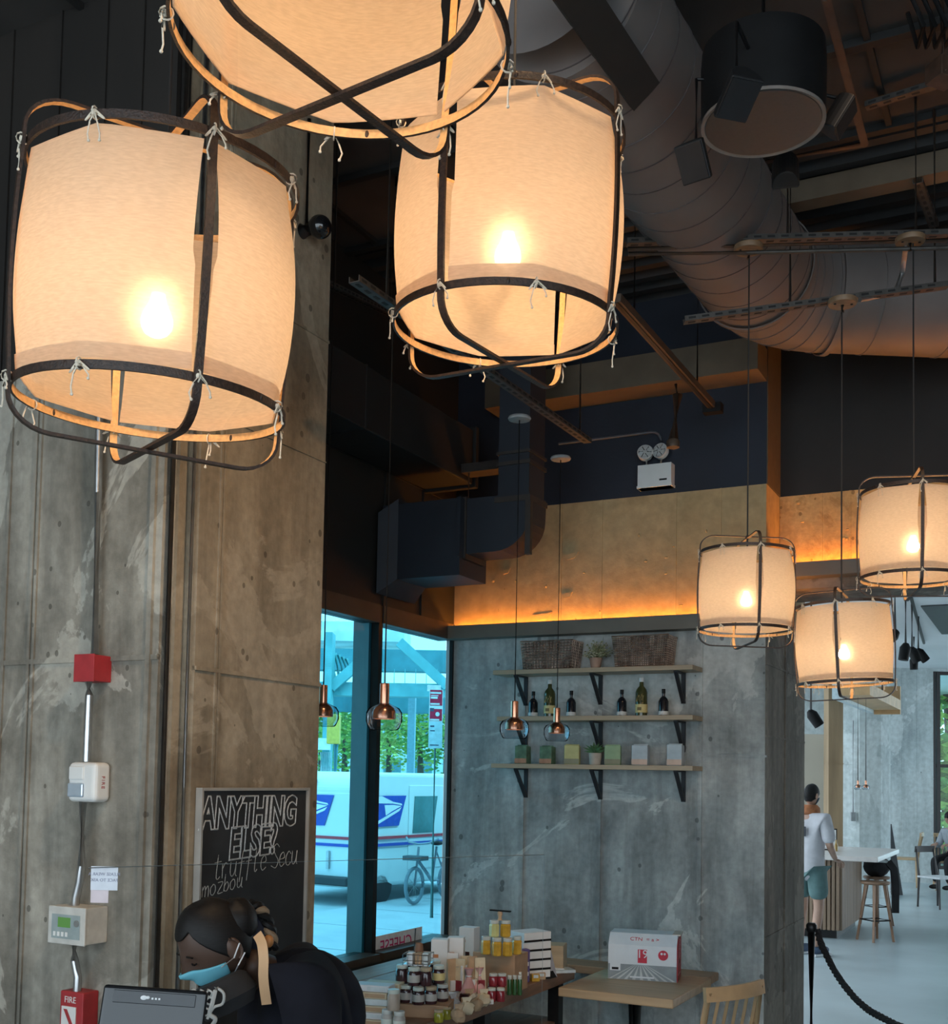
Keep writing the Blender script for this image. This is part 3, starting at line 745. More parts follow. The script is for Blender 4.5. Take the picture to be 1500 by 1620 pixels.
# track with spotlights above the back wall
ZK = 3.8
k0 = atz(975, 478, ZK); k1 = atz(1128, 648, ZK); kd = (k1-k0); kd.z = 0
t = thing('track_rail', 'brown lighting track running away over the shelf wall', 'track', k0)
M = axes((0, 0, 0), kd, V((0, 0, 1)).cross(kd)); Lk = kd.length
m = MB(); m.box((0, -0.02, 0), (Lk, 0.02, 0.035), M=M); m.box((0, -0.008, -.004), (Lk, 0.008, 0.0), 1, M); m.build('rail', [mat('rail_brown', (0.10, 0.07, 0.05), 0.45, 0.4), black_metal], t)
m = MB(); m.box((Lk-0.03, -0.05, -0.02), (Lk+0.03, 0.05, 0.03), M=M); m.build('end_cap', black_plastic, t)
m = MB()
for f in (0.15, 0.8): q = M @ V((Lk*f, 0, 0.03)); m.tube([q, V((q.x, q.y, ZC-ZK+0.03))], 0.005, 6)
m.build('hanger', black_metal, t)
p = atz(1066, 606, ZK-0.0)
t = thing('track_spotlight', 'brown cylinder spotlight under the track rail above the emergency light', 'spotlight', p)
m = MB(); m.cyl((0, 0, -0.30), (0.02, 0, -0.06), 0.028, 0.026, 20); m.lathe([(0.032, -0.33), (0.034, -0.30), (0.028, -0.29)], 20); m.build('barrel', MATS['rail_brown'], t)
m = MB(); m.cyl((0.02, 0, -0.07), (0.01, 0, -0.005), 0.008); m.build('arm', black_metal, t)
# black strut carrying the copper pendants
ZP = HC+0.3194*5.2
s0 = atz(560, 452, ZP); s1 = atz(930, 705, ZP)
cs = strut('strut_channel', 'dark steel strut carrying the two copper pendants by the shelves', s0+V((0, 0, .012)), s1+V((0, 0, .012)), m=galv_dark, hang=(0.1, 0.5, 0.95))

# security camera on the column, spot behind the lamp, emergency light
p = RMAT @ ra(478, 366, AL)
t = thing('security_camera', 'black dome security camera on a bracket at the column edge', 'camera', p)
m = MB(); m.cyl(DR*0.0, DR*0.05, 0.03, n=16); m.tube([DR*0.02, DR*0.02+V((0, 0, 0.45))], 0.008, 8); m.build('bracket', black_metal, t)
m = MB(); m.ball(DR*0.085, 0.046, 20, 14); m.build('dome', mat('glossy_black', (0.006, 0.006, 0.007), 0.08, coat=0.5), t)
p = at(630, 296, 5.2)
t = thing('track_spotlight', 'dark spotlight head half hidden by the lamp beside the column', 'spotlight', p)
m = MB(); m.lathe([(0.035, 0), (0.085, 0.07), (0.088, 0.1), (0.08, 0.1), (0.06, 0.06), (0.0, 0.055)], 24, M=Matrix.Rotation(R(115), 4, 'Y')); m.build('shade', mat('spot_shade', (0.03, 0.028, 0.026), 0.4), t)
m = MB(); m.ball((0.03, 0, -0.008), 0.028, 14, 10); m.build('light_bulb', emis('spot_lit', (1, .85, .7), 3.0), t)
m = MB(); m.tube([V((-.01, 0, 0)), V((-.01, 0, .12)), V((0, 0, ZC-p.z))], 0.008, 8); m.build('stem', black_metal, t)

q = rb(1041, 775, 0)
t = thing('emergency_light', 'white emergency light with two round lamps on the navy wall', 'emergency light', room(q.x, 0, q.z), -TH)
Wd = 0.20
m = MB(); m.box((-Wd/2, -0.07, 0.0), (Wd/2, -0.002, 0.135)); m.box((-Wd/2-.004, -0.074, 0.0), (Wd/2+.004, -.002, 0.014)); m.box((0.03, -0.0715, 0.035), (0.075, -0.07, 0.045), 1); m.build('housing', [white_plastic, black_plastic], t, bevel=0.004)
for s in (-1, 1):
    m = MB(); Mh = Matrix.Translation((s*0.047-.012, -0.055, 0.205)) @ Matrix.Rotation(R(78), 4, 'X') @ Matrix.Rotation(R(-12*s), 4, 'Y')
    m.lathe([(0.02, -0.03), (0.042, -0.015), (0.045, 0.012), (0.045, 0.02)], 24, M=Mh); m.cyl((s*0.042-.012, -0.045, 0.13), (s*0.045-.012, -0.045, 0.17), 0.008)
    h = m.build('lamp_head', white_plastic, t)
    m = MB(); m.lathe([(0.0, 0.024), (0.02, 0.021), (0.041, 0.0195), (0.043, 0.02)], 24, M=Mh)
    for a in range(6): m.cyl(Mh @ V((0.012*math.cos(a), 0.012*math.sin(a), 0.024)), Mh @ V((0.036*math.cos(a*1.05), 0.036*math.sin(a*1.05), 0.0215)), 0.003, n=5, mi=1)
    m.build('lens', [mat('lens_grey', (0.62, 0.64, 0.63), 0.15, 0.2), mat('lens_dark', (0.2, 0.2, 0.2), 0.3)], h)
pts = [room(*q_) for q_ in [(q.x+.02, -.012, q.z+.13), (q.x+.02, -.012, q.z+.28)]] + [room(q.x+.02-.06+.06*math.cos(a), -.012, q.z+.28+.06*math.sin(a)) for a in (0.4, 0.8, 1.2, PI/2)] + [room(q.x-.62, -.012, q.z+.34)]
conduit('conduit', 'thin dark conduit bending down to the emergency light', pts, 0.008, mat('conduit_navy', (0.10, 0.11, 0.13), 0.5, .3))

# boxed duct along the window wall and the dark duct elbow by the corner
dark_duct = mat('dark_duct_paint', (0.020, 0.024, 0.034), 0.6, 0.1, var=.15, scale=3)
o = MB(); o.box((0.02, -3.2, 3.50), (0.34, -0.42, 3.82)); o.box((0.015, -1.6, 3.495), (0.345, -1.585, 3.825)); o.box((0.015, -0.44, 3.48), (0.36, -0.40, 3.84))
x = o.build('wall_duct', black_paint, bevel=.006); x.location = CO; x.rotation_euler = (0, 0, -TH); tag(x, 'long black boxed duct running along the window wall below the ceiling', 'air duct')
t = thing('rectangular_duct', 'dark rectangular duct dropping and turning to the window wall', 'air duct', CO, -TH)
m = MB(); m.box((0.02, -0.90, 2.88), (0.51, -0.58, 3.30)); m.prism([(0.02, -0.95, 2.80), (0.12, -0.90, 2.88), (0.12, -0.58, 2.88), (0.02, -0.53, 2.80)], (0, 0, .45)); m.box((0.50, -.92, 2.98), (0.52, -.60, 3.30)); m.build('duct_box', dark_duct, t)
m = MB(); pr = [(0.52, 3.30), (0.52, 3.0)] + [(0.70+0.20*math.sin(a)*.98, 3.18-0.18*math.cos(a)) for a in [PI/2*i/8 for i in range(9)]] + [(0.90, 3.30)]
m.prism([(a, -0.86, z) for a, z in pr], (0, 0.22, 0)); m.build('duct_elbow', dark_duct, t)
m = MB(); m.box((0.71, -0.85, 3.29), (0.89, -0.65, ZC-.002)); m.build('duct_riser', dark_duct, t)
m = MB(); m.box((0.695, -0.865, 3.26), (0.905, -0.635, 3.29)); m.box((0.70, -0.86, 3.46), (0.90, -0.64, 3.48)); m.box((0.70, -0.86, 3.52), (0.90, -0.64, 3.535)); m.box((0.51, -.872, 2.97), (0.53, -.628, 3.31)); m.box((0.88, -0.87, 2.97), (0.91, -0.84, 3.26)); m.build('duct_flange', mat('flange_brown', (0.05, 0.04, 0.035), 0.5, .3), t)
o = MB(); o.box((0.36, -0.62, 3.52), (0.62, -0.50, 3.57)); o.tube([V((0.40, -0.6, 3.52)), V((0.40, -0.6, 3.304))], 0.006, 6)
x = o.build('duct_bracket', MATS['flange_brown']); x.location = CO; x.rotation_euler = (0, 0, -TH); tag(x, 'small steel hanger bracket standing on the dark rectangular duct', 'bracket')

# ================================================================ copper and glass pendants
copper = mat('copper', (0.62, 0.30, 0.19), 0.22, 0.95, var=0.08, scale=10)
lamp_glass = thin_glass('pendant_glass', (0.80, 0.86, 0.90), 0.22)
pink_lens = emis('pendant_diffuser', (1.0, 0.70, 0.50), 1.1)
def make_cop(label):
    t = thing('glass_pendant', label, 'pendant lamp', group='copper and glass pendants')
    m = MB(); m.lathe([(0.016, 0.015), (0.0165, 0.055), (0.0165, 0.0)], 20); m.lathe([(0.0, 0.0955), (0.0165, 0.095), (0.0175, 0.09), (0.0175, 0.01)], 24); m.build('neck', copper, t)
    m = MB(); m.lathe([(0.014, 0.02), (0.024, 0.014), (0.036, 0.004), (0.042, -0.008), (0.043, -0.034), (0.039, -0.036), (0.039, -0.026), (0.0, -0.024)], 28); m.build('reflector', copper, t)
    m = MB(); m.lathe([(0.0, -0.034), (0.037, -0.033), (0.037, -0.030)], 24); m.build('diffuser', pink_lens, t)
    m = MB(); m.lathe([(0.017, 0.022), (0.028, 0.016), (0.056, 0.004), (0.066, -0.012), (0.067, -0.045), (0.055, -0.072), (0.050, -0.076), (0.0, -0.077)], 36); m.build('glass_shade', lamp_glass, t)
    return t
cop = make_cop('copper and clear glass pendant hanging before the window mullion')
cops = [(608, 1122, 4.18, None), (814, 1142, 5.2, 'copper and clear glass pendant hanging before the shelf ends'), (881, 1149, 5.85, 'copper and clear glass pendant hanging before the bottom shelf tins'), (511, 1120, 4.72, 'copper and clear glass pendant half hidden by the column edge')]
for i, (px, py, y, lb) in enumerate(cops):
    o = cop if i == 0 else copy_tree(cop, lb)
    p = at(px, py, y); o.location = p
    zt = ZP if i < 3 else ZC
    m = MB(); m.cyl((0, 0, 0.09), (0, 0, zt-p.z), 0.0032, n=6); m.build('cord', cord_m, o)
for (px, py, y), lb in zip([(822, 655, 5.2), (890, 697, 5.85)], ('near the shelf end', 'at the strut end')):
    o = MB(); o.lathe([(0.0, 0), (0.05, 0.001), (0.054, 0.008), (0.05, 0.016), (0.0, 0.017)], 28)
    pz = [c for c in cops if c[2] == y][0]; p = at(pz[0], pz[1], y); p.z = ZP-0.008
    tag(o.build('ceiling_canopy', mat('grey_disc', (0.30, 0.30, 0.30), 0.5), loc=p), 'pale round pendant plate under the dark strut ' + lb, 'ceiling canopy', 'pale pendant plates')

# ================================================================ things on the left column
red_m = mat('alarm_red', (0.36, 0.025, 0.03), 0.45, var=.12, scale=20)
def lbox(px0, py0, px1, py1, d=0.09):
    p = rb(px0, py1, BL-d); q = rb(px1, py0, BL-d); return p.x, q.x, p.z, q.z
# conduit run
def on(px, py, off): r = rb(px, py, BL-off); return RMAT @ V((r.x, BL-off, r.z))
steel_c = galv
tt = conduit('conduit', 'steel conduit rising from the red box up the concrete wall', [on(150, 1035, .03), on(155, 780, .03), on(160, 500, .03)], 0.014, galv)
conduit('conduit', 'steel conduit between the red box and the white strobe', [on(140, 1078, .05), on(141, 1100, .05), on(137, 1205, .05)], 0.014, galv)
conduit('conduit', 'steel conduit between the white strobe and the display panel', [on(131, 1268, .05), on(129, 1370, .05), on(126, 1395, .05), on(120, 1420, .05), on(118, 1440, .05)], 0.014, galv)
conduit('conduit', 'short steel conduit between the display panel and the pull station', [on(117, 1488, .05), on(118, 1520, .05), on(123, 1545, .05), on(122, 1572, .05)], 0.014, galv)
a0, a1, z0, z1 = lbox(118, 1035, 150, 1078, .08)
t = thing('junction_box', 'red metal junction box on the concrete wall above the strobe', 'junction box', room(a0, BL, z0), -TH)
m = MB(); m.box((0, -0.08, 0), (a1-a0, 0, z1-z0)); m.build('box', red_m, t, bevel=.003)
m = MB(); m.box((-.002, -0.084, -.002), (a1-a0+.002, -0.08, z1-z0+.002)); m.build('cover', red_m, t, bevel=.001)
a0, a1, z0, z1 = lbox(105, 1206, 145, 1268, .075)
t = thing('fire_alarm_strobe', 'white wall strobe with clear lens between two conduits', 'strobe', room(a0, BL, z0), -TH)
w_, h_ = a1-a0+0.02, z1-z0
m = MB(); m.box((0, -0.075, 0), (w_, -0.001, h_)); m.build('housing', white_plastic, t, bevel=.018, seg=4)
m = MB(); m.box((.008, -0.083, h_*.12), (w_*.62, -.07, h_*.48)); m.build('lens', mat('strobe_lens', (0.55, 0.65, 0.75), 0.08, 0.5), t, bevel=.006)
m = MB(); m.box((.010, -0.080, h_*.55), (w_*.60, -.07, h_*.9)); m.build('cover', white_plastic, t, bevel=.006)
m = MB(); text_mb(m, 'FIRE', 0.02, axes((w_+.0008, -0.040, h_*.5), (0, 0, -1), (0, 1, 0)), depth=.001, space=1.25); m.build('lettering', red_m, t)
a0, a1, z0, z1 = lbox(77, 1438, 136, 1490, .10)
t = thing('control_panel', 'grey alarm display panel with small green screen on the concrete wall', 'panel', room(a0, BL, z0), -TH)
w_, h_ = a1-a0, z1-z0
m = MB(); m.box((0, -0.10, 0), (w_, 0, h_)); m.box((-.002, -0.104, -.002), (w_+.002, -0.095, h_+.002)); m.build('box', mat('panel_grey', (0.55, 0.54, 0.50), 0.5), t, bevel=.003)
m = MB(); m.box((w_*.10, -0.1055, h_*.14), (w_*.88, -0.1035, h_*.80)); m.build('face_plate', mat('panel_face', (0.30, 0.36, 0.36), 0.4), t)
m = MB(); m.box((w_*.28, -0.107, h_*.45), (w_*.62, -0.105, h_*.72)); m.build('screen', emis('green_lcd', (0.22, 0.55, 0.16), 0.42), t)
m = MB(); m.lathe([(0, .004), (.011, .004), (.011, 0)], 16, M=Matrix.Translation((w_*.80, -.1055, h_*.58)) @ Matrix.Rotation(PI/2, 4, 'X')); m.build('key_lock', galv, t)
for i in range(4):
    m = MB(); m.box((w_*(.16+.11*i), -0.107, h_*.2), (w_*(.22+.11*i), -0.105, h_*.32)); m.build('button', white_plastic, t)
a0, a1, z0, z1 = lbox(93, 1570, 120, 1640, .07)
t = thing('fire_alarm_pull_station', 'red alarm pull box low on the concrete wall with white plate', 'alarm box', room(a0, BL, z0), -TH)
w_, h_ = a1-a0+.035, z1-z0
m = MB(); m.box((0, -0.07, 0), (w_, 0, h_)); m.build('box', red_m, t, bevel=.004)
m = MB(); m.box((w_*.1, -0.073, h_*.2), (w_*.72, -0.069, h_*.68)); m.build('plate', white_plastic, t)
m = MB(); m.prism([(w_*.2, -.0745, h_*.62), (w_*.34, -.0745, h_*.62), (w_*.66, -.0745, h_*.25), (w_*.52, -.0745, h_*.25)], (0, .002, 0)); text_mb(m, 'FIRE', .03, axes((w_*.45, -.0712, h_*.82), (1, 0, 0), (0, 0, 1)), 1); m.build('marking', [red_m, white_plastic], t)

# ================================================================ chalkboard on the column
y0 = ra(312, 1250, AL); y1 = ra(478, 1250, AL); b0_, b1_ = y0.y, y1.y; zt = ra(312, 1251, AL).z; zb_ = 0.86
t = thing('chalkboard', 'framed black chalkboard with chalk lettering leaning on the concrete column', 'chalkboard', room(AL, b0_, 0), -TH)
L_ = b1_-b0_
m = MB(); m.box((0.004, 0, zb_), (0.02, L_, zt)); m.build('board', mat('chalk_black', (0.018, 0.018, 0.019), 0.75, var=.5, scale=5), t)
m = MB(); fw = .011
for lo, hi in (((0.003, -fw, zb_-fw), (0.032, 0, zt+fw)), ((0.003, L_, zb_-fw), (0.032, L_+fw, zt+fw)), ((0.003, 0, zt), (0.032, L_, zt+fw)), ((0.003, 0, zb_-fw), (0.032, L_, zb_))): m.box(lo, hi)
m.build('board_frame', mat('pale_wood_frame', (0.30, 0.28, 0.25), 0.5, var=.15, scale=8), t, bevel=.002)
chalk = mat('chalk', (0.42, 0.42, 0.41), 0.9, var=.3, scale=200)
def onb(px, py): r = ra(px, py, AL+0.021); return r.y-b0_, r.z
m = MB()
def narrow(M, k): return M @ Matrix.Diagonal((k, 1, 1, 1))
c, z = onb(397, 1287); text_mb(m, 'ANYTHING', 0.150, narrow(axes((.021, c, z), (0, 1, 0), (0, 0, 1)), .72), outline=.0030, fat=.006, shear=.12, space=0.98)
c, z = onb(400, 1333); text_mb(m, 'ELSE?', 0.150, narrow(axes((.021, c, z), (0, 1, .04), (0, 0, 1)), .80), outline=.0030, fat=.006, shear=.15, space=1.0)
m.build('lettering', chalk, t)
m = MB()
GL = {'t': [[(.3, 1), (.28, .15), (.42, 0), (.6, .1)], [(.05, .68), (.6, .72)]], 'r': [[(.1, .6), (.18, 0)], [(.16, .4), (.35, .62), (.55, .55)]], 'u': [[(.08, .6), (.1, .15), (.3, 0), (.5, .2), (.56, .6)], [(.56, .6), (.56, .1), (.68, 0)]],
 'f': [[(.6, .95), (.42, 1.02), (.32, .8), (.25, -.3)], [(.05, .5), (.55, .55)]], 'l': [[(.25, 1), (.2, .2), (.3, 0), (.45, .1)]], 'e': [[(.1, .32), (.55, .38), (.42, .62), (.15, .5), (.1, .2), (.3, 0), (.6, .12)]],
 'S': [[(.7, .9), (.4, 1.05), (.12, .85), (.4, .55), (.7, .3), (.5, 0), (.05, .1)]], 'c': [[(.55, .5), (.35, .62), (.1, .4), (.15, .08), (.4, 0), (.6, .12)]], 'm': [[(.05, .6), (.08, 0)], [(.08, .4), (.25, .62), (.35, .4), (.36, 0)], [(.36, .4), (.55, .62), (.66, .4), (.68, 0)]],
 'o': [[(.35, .6), (.1, .4), (.15, .08), (.4, 0), (.6, .25), (.5, .55), (.3, .6)]], 'z': [[(.05, .6), (.55, .6), (.1, 0), (.6, .02)]], 'b': [[(.12, 1), (.1, 0)], [(.1, .3), (.35, .55), (.55, .3), (.4, .02), (.12, .05)]], 'a': [[(.5, .55), (.2, .6), (.08, .2), (.3, 0), (.5, .3), (.55, .6), (.55, .1), (.66, 0)]]}
def sm2(P, n=5):
    out = []
    for i in range(len(P)-1):
        a, b, c_, d = [V((*q, 0)) for q in (P[max(i-1, 0)], P[i], P[i+1], P[min(i+2, len(P)-1)])]
        for k in range(n): u = k/n; out.append(.5*((2*b)+(c_-a)*u+(2*a-5*b+4*c_-d)*u*u+(3*b-a-3*c_+d)*u**3))
    return out+[V((*P[-1], 0))]
def scrawl(mb, txt, c, z, w_, h_, slope, seed):
    k = random.Random(seed); x = c
    for ch_ in txt:
        if ch_ == ' ': x += w_*.35; continue
        for st in GL[ch_]: mb.tube([V((.0215, x+p.x*w_+p.y*h_*.12, z+p.y*h_+(x-c)*slope)) for p in sm2(st)], .0016, 4)
        x += w_*k.uniform(.62, .78)
c, z = onb(336, 1392); scrawl(m, 'truffle Secu', c, z, .062, .085, .06, 1)
c, z = onb(318, 1420); scrawl(m, 'mozbou', c, z, .052, .06, .10, 2)
m.build('handwriting', mat('faint_chalk', (0.36, 0.35, 0.32), 0.9, var=.3, scale=150), t)
# ================================================================ the street outside the window
pave = mat('street_paving', (0.45, 0.50, 0.52), 0.7, var=.12, scale=1.2)
g = MB(); g.box((-70, -14, -0.12), (-0.36, 70, -0.03)); struct('street', g, pave)
g = MB(); g.box((-5.2, -12, -0.029), (-0.36, 60, 0.0)); 
for i in range(10): g.box((-5.2, -6+i*1.6-0.008, 0.0), (-0.36, -6+i*1.6+0.008, 0.0015), 1)
g.box((-2.8, -12, 0.0), (-2.785, 60, 0.0015), 1); struct('sidewalk', g, [mat('sidewalk_slab', (0.56, 0.60, 0.62), 0.7, var=.08, scale=2), mat('slab_joint', (0.25, 0.28, 0.3), 0.8)])
# delivery van
van_w = mat('van_white', (0.78, 0.80, 0.80), 0.35, var=.02, scale=4); van_blue = mat('van_blue', (0.02, 0.07, 0.42), 0.4, var=.1); van_red = mat('van_red', (0.55, 0.04, 0.06), 0.4)
tire = mat('tyre', (0.02, 0.02, 0.022), 0.7); vglass = mat('van_glass', (0.05, 0.16, 0.16), 0.08, spec=.8)
K = atz(566, 1432, 0.0); K.z = -0.03
VY = R(-33)           # local y = forwards along the side, local x = towards us is -x side? see below
t = thing('delivery_van', 'white postal delivery van with blue eagle panels parked outside the window', 'van', K, VY)
LV, WV, HV = 3.6, 1.85, 1.86
m = MB(); pr = [(0, .24), (0.0, 1.66), (0.10, 1.80), (0.35, HV), (2.1, HV), (2.35, 1.78), (2.6, 1.15), (3.5, 1.02), (LV, 0.9), (LV, .24)]
m.prism([(0, y, z) for y, z in pr], (-WV, 0, 0)); m.build('body', van_w, t, bevel=.06, seg=3)
def eagle(mb, O, ux, uz, w, h):
    # blue slanted panel with a white eagle head sweeping to the right
    Mx = axes(O, ux, uz)
    P = lambda pts, zz: [Mx @ V((x*w, y*h, zz)) for x, y in pts]
    n = Mx.to_3x3() @ V((0, 0, .004))
    mb.prism(P([(0.0, 0), (0.80, 0.02), (1.0, 1.0), (0.20, 1.0)], .002), n, 0)
    mb.prism(P([(0.19, 0.985), (0.30, 0.99), (0.62, 0.80), (0.86, 0.74), (0.88, 0.68), (0.62, 0.74), (0.15, 0.76)], .006), n, 1)
    mb.prism(P([(0.38, 0.70), (0.62, 0.70), (0.86, 0.66), (0.60, 0.50), (0.42, 0.36)], .006), n, 1)
    mb.prism(P([(0.0, 0.03), (0.10, 0.12), (0.86, 0.62), (0.80, 0.50), (0.08, 0.0)], .006), n, 1)
m = MB(); eagle(m, (.02, 0.20, 1.09), (0, 1, 0), (0, 0, 1), .84, .44); m.build('side_emblem', [van_blue, van_w], t)
m = MB(); eagle(m, (-1.25, -.02, 1.09), (1, 0, 0), (0, 0, 1), .80, .44); m.build('rear_emblem', [van_blue, van_w], t)
m = MB()
for (lo, hi, k) in (((.005, .02, .915), (.03, LV-.1, .955), 0), ((.005, .02, .815), (.03, LV-.1, .855), 1), ((-WV+.05, -.03, .915), (-.03, -.005, .955), 0), ((-WV+.05, -.03, .815), (-.03, -.005, .855), 1)): m.box(lo, hi, k)
m.build('stripe', [van_red, van_blue], t)
lt = [(1.33, mat('lamp_amber2', (.5, .3, .12), .3)), (1.22, mat('lamp_grey', (.3, .28, .4), .3)), (1.09, mat('lamp_amber', (.75, .35, .02), .3)), (0.93, mat('lamp_red', (.8, .02, .05), .3))]
for z, mm in lt: m = MB(); m.box((-.15, -.04, z-.055), (-.045, 0.0, z+.055)); m.build('tail_light', mm, t, bevel=.01)
m = MB(); m.box((-WV+.7, -.03, 1.70), (-WV+1.05, 0.02, 1.745)); m.build('brake_light', mat('lamp_red_dull', (.35, .12, .12), .4), t)
m = MB(); m.box((-WV+.12, -.012, .40), (-.18, 0.0, 1.56)); m.box((-.55, -.05, .5), (-.50, -.01, .75), 1); m.build('rear_door', [van_w, galv], t, bevel=.01)
m = MB(); m.box((-WV+.1, -.14, .28), (-.1, .02, .40)); m.build('bumper', mat('bumper_black', (.03, .035, .04), .6), t, bevel=.02)
m = MB(); m.box((.0, 1.13, .45), (.015, 2.0, 1.68)); m.build('side_door', van_w, t, bevel=.01)
m = MB(); m.prism([(.018, 1.22, .98), (.018, 1.74, .98), (.018, 1.84, 1.52), (.018, 1.26, 1.52)], (.006, 0, 0)); m.build('side_window', vglass, t)
m = MB(); m.box((.01, 2.2, 1.1), (.24, 2.26, 1.45)); m.build('wing_mirror', black_plastic, t, bevel=.02)
for y in (.52, 2.85):
    for x in (-.02, -WV+.2):
        m = MB(); m.lathe([(0.16, -.1), (0.26, -.1), (.28, -.05), (.28, .05), (.26, .09), (.16, .1)], 28, M=Matrix.Translation((x-.08, y, .25)) @ Matrix.Rotation(PI/2, 4, 'Y'), mi=0)
        m.lathe([(0, .06), (.17, .08), (.17, .02)], 20, M=Matrix.Translation((x-.08, y, .25)) @ Matrix.Rotation(PI/2, 4, 'Y'), mi=1); m.build('wheel', [tire, galv], t)
# sign pole
pp = atz(683, 1452, 0.0)
t = thing('street_sign', 'green pole with stacked red and white parking signs outside the window', 'street sign', pp, R(10))
zt_ = at(683, 1085, pp.y).z; k = pp.y/FPX
m = MB(); m.cyl((0, .012, 0), (0, .012, zt_-.02), .022, n=12); m.build('pole', mat('pole_green', (.06, .16, .15), .5), t)
sw = .088
def sgn(nm, y0, y1, mats, fn=None, dx=0):
    z0 = zt_-(y1-1085)*k; z1 = zt_-(y0-1085)*k
    m = MB(); m.box((-sw+dx, -.012, z0), (sw+dx, -.004, z1))
    if fn: fn(m, z0, z1)
    m.build(nm, mats, t, bevel=.002)
sred = mat('sign_red', (.62, .03, .08), .4); swht = mat('sign_white', (.85, .86, .86), .4); sblk = mat('sign_dark', (.08, .10, .16), .5)
sgn('sign_plate', 1084, 1094, [swht], dx=-.03)
def f1(m, z0, z1):
    h = z1-z0
    m.box((-sw*.9, -.014, z0+h*.06), (sw*.9, -.012, z1-h*.02), 1); m.box((-sw*.85, -.0155, z0+h*.75), (sw*.7, -.014, z0+h*.86), 0); m.box((-sw*.85, -.0155, z0+h*.10), (sw*.5, -.014, z0+h*.2), 0)
    m.box((-sw*.8, -.0155, z0+h*.46), (sw*.2, -.014, z0+h*.58), 0); m.box((-sw*.8, -.0155, z0+h*.62), (sw*.3, -.014, z0+h*.67), 0)
sgn('sign_plate', 1091, 1118, [swht, sred], f1)
def f2(m, z0, z1):
    h = z1-z0
    m.box((-sw*.9, -.014, z0+h*.06), (sw*.9, -.012, z1-h*.15), 1); m.box((-sw*.9, -.0155, z0+h*.68), (-sw*.3, -.014, z1-h*.1), 2); m.lathe([(0, 0), (.028, 0), (.028, .002)], 16, M=Matrix.Translation((.02, -.0155, z0+h*.5)) @ Matrix.Rotation(PI/2, 4, 'X')); m.box((-sw*.85, -.0155, z0+h*.08), (sw*.5, -.014, z0+h*.18), 0)
sgn('sign_plate', 1118, 1142, [swht, sred, sblk], f2)
def f3(m, z0, z1):
    h = z1-z0
    m.box((-sw*.8, -.014, z0+h*.80), (-sw*.2, -.012, z0+h*.86), 1); m.box((-sw*.8, -.014, z0+h*.64), (-sw*.1, -.012, z0+h*.68), 1); m.box((-sw*.8, -.014, z0+h*.10), (sw*.5, -.012, z0+h*.14), 1)
sgn('sign_plate', 1142, 1184, [mat('sign_pale', (.62, .78, .82), .4), sblk], f3)
# parked bicycle
bp = atz(655, 1432, 0.0); 
t = thing('bicycle', 'pale grey share bicycle parked between the van and the window', 'bicycle', bp, R(-27))
bk = mat('bike_grey', (.30, .34, .38), .4, .4); wr = .24
for y in (0.0, 0.95):
    m = MB(); m.tube(arc((0, y, wr+.03), wr, 0, 2*PI, 28, V((0, 1, 0)), V((0, 0, 1)))[:-1], .026, 8, closed=True)
    for i in range(10): a = 2*PI*i/10; m.cyl((0, y, wr+.03), (0, y+wr*math.cos(a), wr+.03+wr*math.sin(a)), .003, n=4, mi=1)
    m.build('wheel', [mat('bike_tyre', (.22, .26, .29), .7), galv], t)
m = MB(); m.tube([(0, 0, wr+.03), (0, .06, .55), (0, .10, .80)], .018, 8); m.tube([(0, .08, .62), (0, .35, .42), (0, .5, .30)], .026, 8); m.tube([(0, .5, .30), (0, .95, wr+.03)], .014, 8); m.tube([(0, .5, .30), (0, .62, .78)], .018, 8); m.tube([(0, .62, .7), (0, .95, wr+.03)], .012, 8); m.build('bike_frame', bk, t)
m = MB(); m.tube([(-.26, .20, .92), (-.16, .10, .86), (0, .10, .84), (.16, .10, .86), (.26, .20, .92)], .014, 8); m.build('handlebar', bk, t)
m = MB(); m.prism([(-.14, -.1, .62), (.14, -.1, .62), (.16, .1, .62), (-.16, .1, .62)], (0, 0, .06)); m.build('basket', mat('basket_dark', (.08, .1, .11), .5), t)
m = MB(); m.ball((0, .64, .83), (.07, .14, .035), 12, 8); m.build('saddle', black_plastic, t)
m = MB(); m.prism([(-.03, .78, .52), (.03, .78, .52), (.03, 1.2, .52), (-.03, 1.2, .52)], (0, 0, .03)); m.prism([(-.012, .66, .25), (-.012, 1.0, .25), (-.012, 1.1, .5), (-.012, .8, .52)], (.024, 0, 0)); m.build('fender', mat('fender_lilac', (.42, .42, .5), .4), t)

# elevated railway structure, trees and facades beyond the van
teal = mat('teal_steel', (.13, .40, .42), .5, var=.15, scale=3); teal_d = mat('teal_steel_dark', (.07, .26, .30), .5, var=.2, scale=2)
YE = 26.0
t = thing('elevated_railway', 'teal steel elevated railway frame standing behind the postal van', 'railway structure', at(610, 1300, YE)*1.0)
Oe = t.location.copy()
def bx(px0, py0, px1, py1, Y, d, nm, mm, tt=None):
    a = at(px0, py1, Y)-Oe; b = at(px1, py0, Y)-Oe; m = MB(); m.box((a.x, a.y, a.z), (b.x, a.y+d, b.z)); return m.build(nm, mm, tt or t)
t.location.z = 0; Oe = t.location.copy()
bx(440, 1083, 760, 1098, YE, .5, 'cross_beam', teal)
bx(440, 1030, 760, 1058, YE+2.5, .5, 'girder', teal_d)
bx(500, 1000, 526, 1560, YE-.4, .6, 'column', teal)
bx(636, 1098, 657, 1560, YE+1, .6, 'column', mat('teal_grey', (.22, .38, .44), .5, var=.1))
bx(440, 1104, 760, 1124, YE+4, .4, 'girder', teal_d)
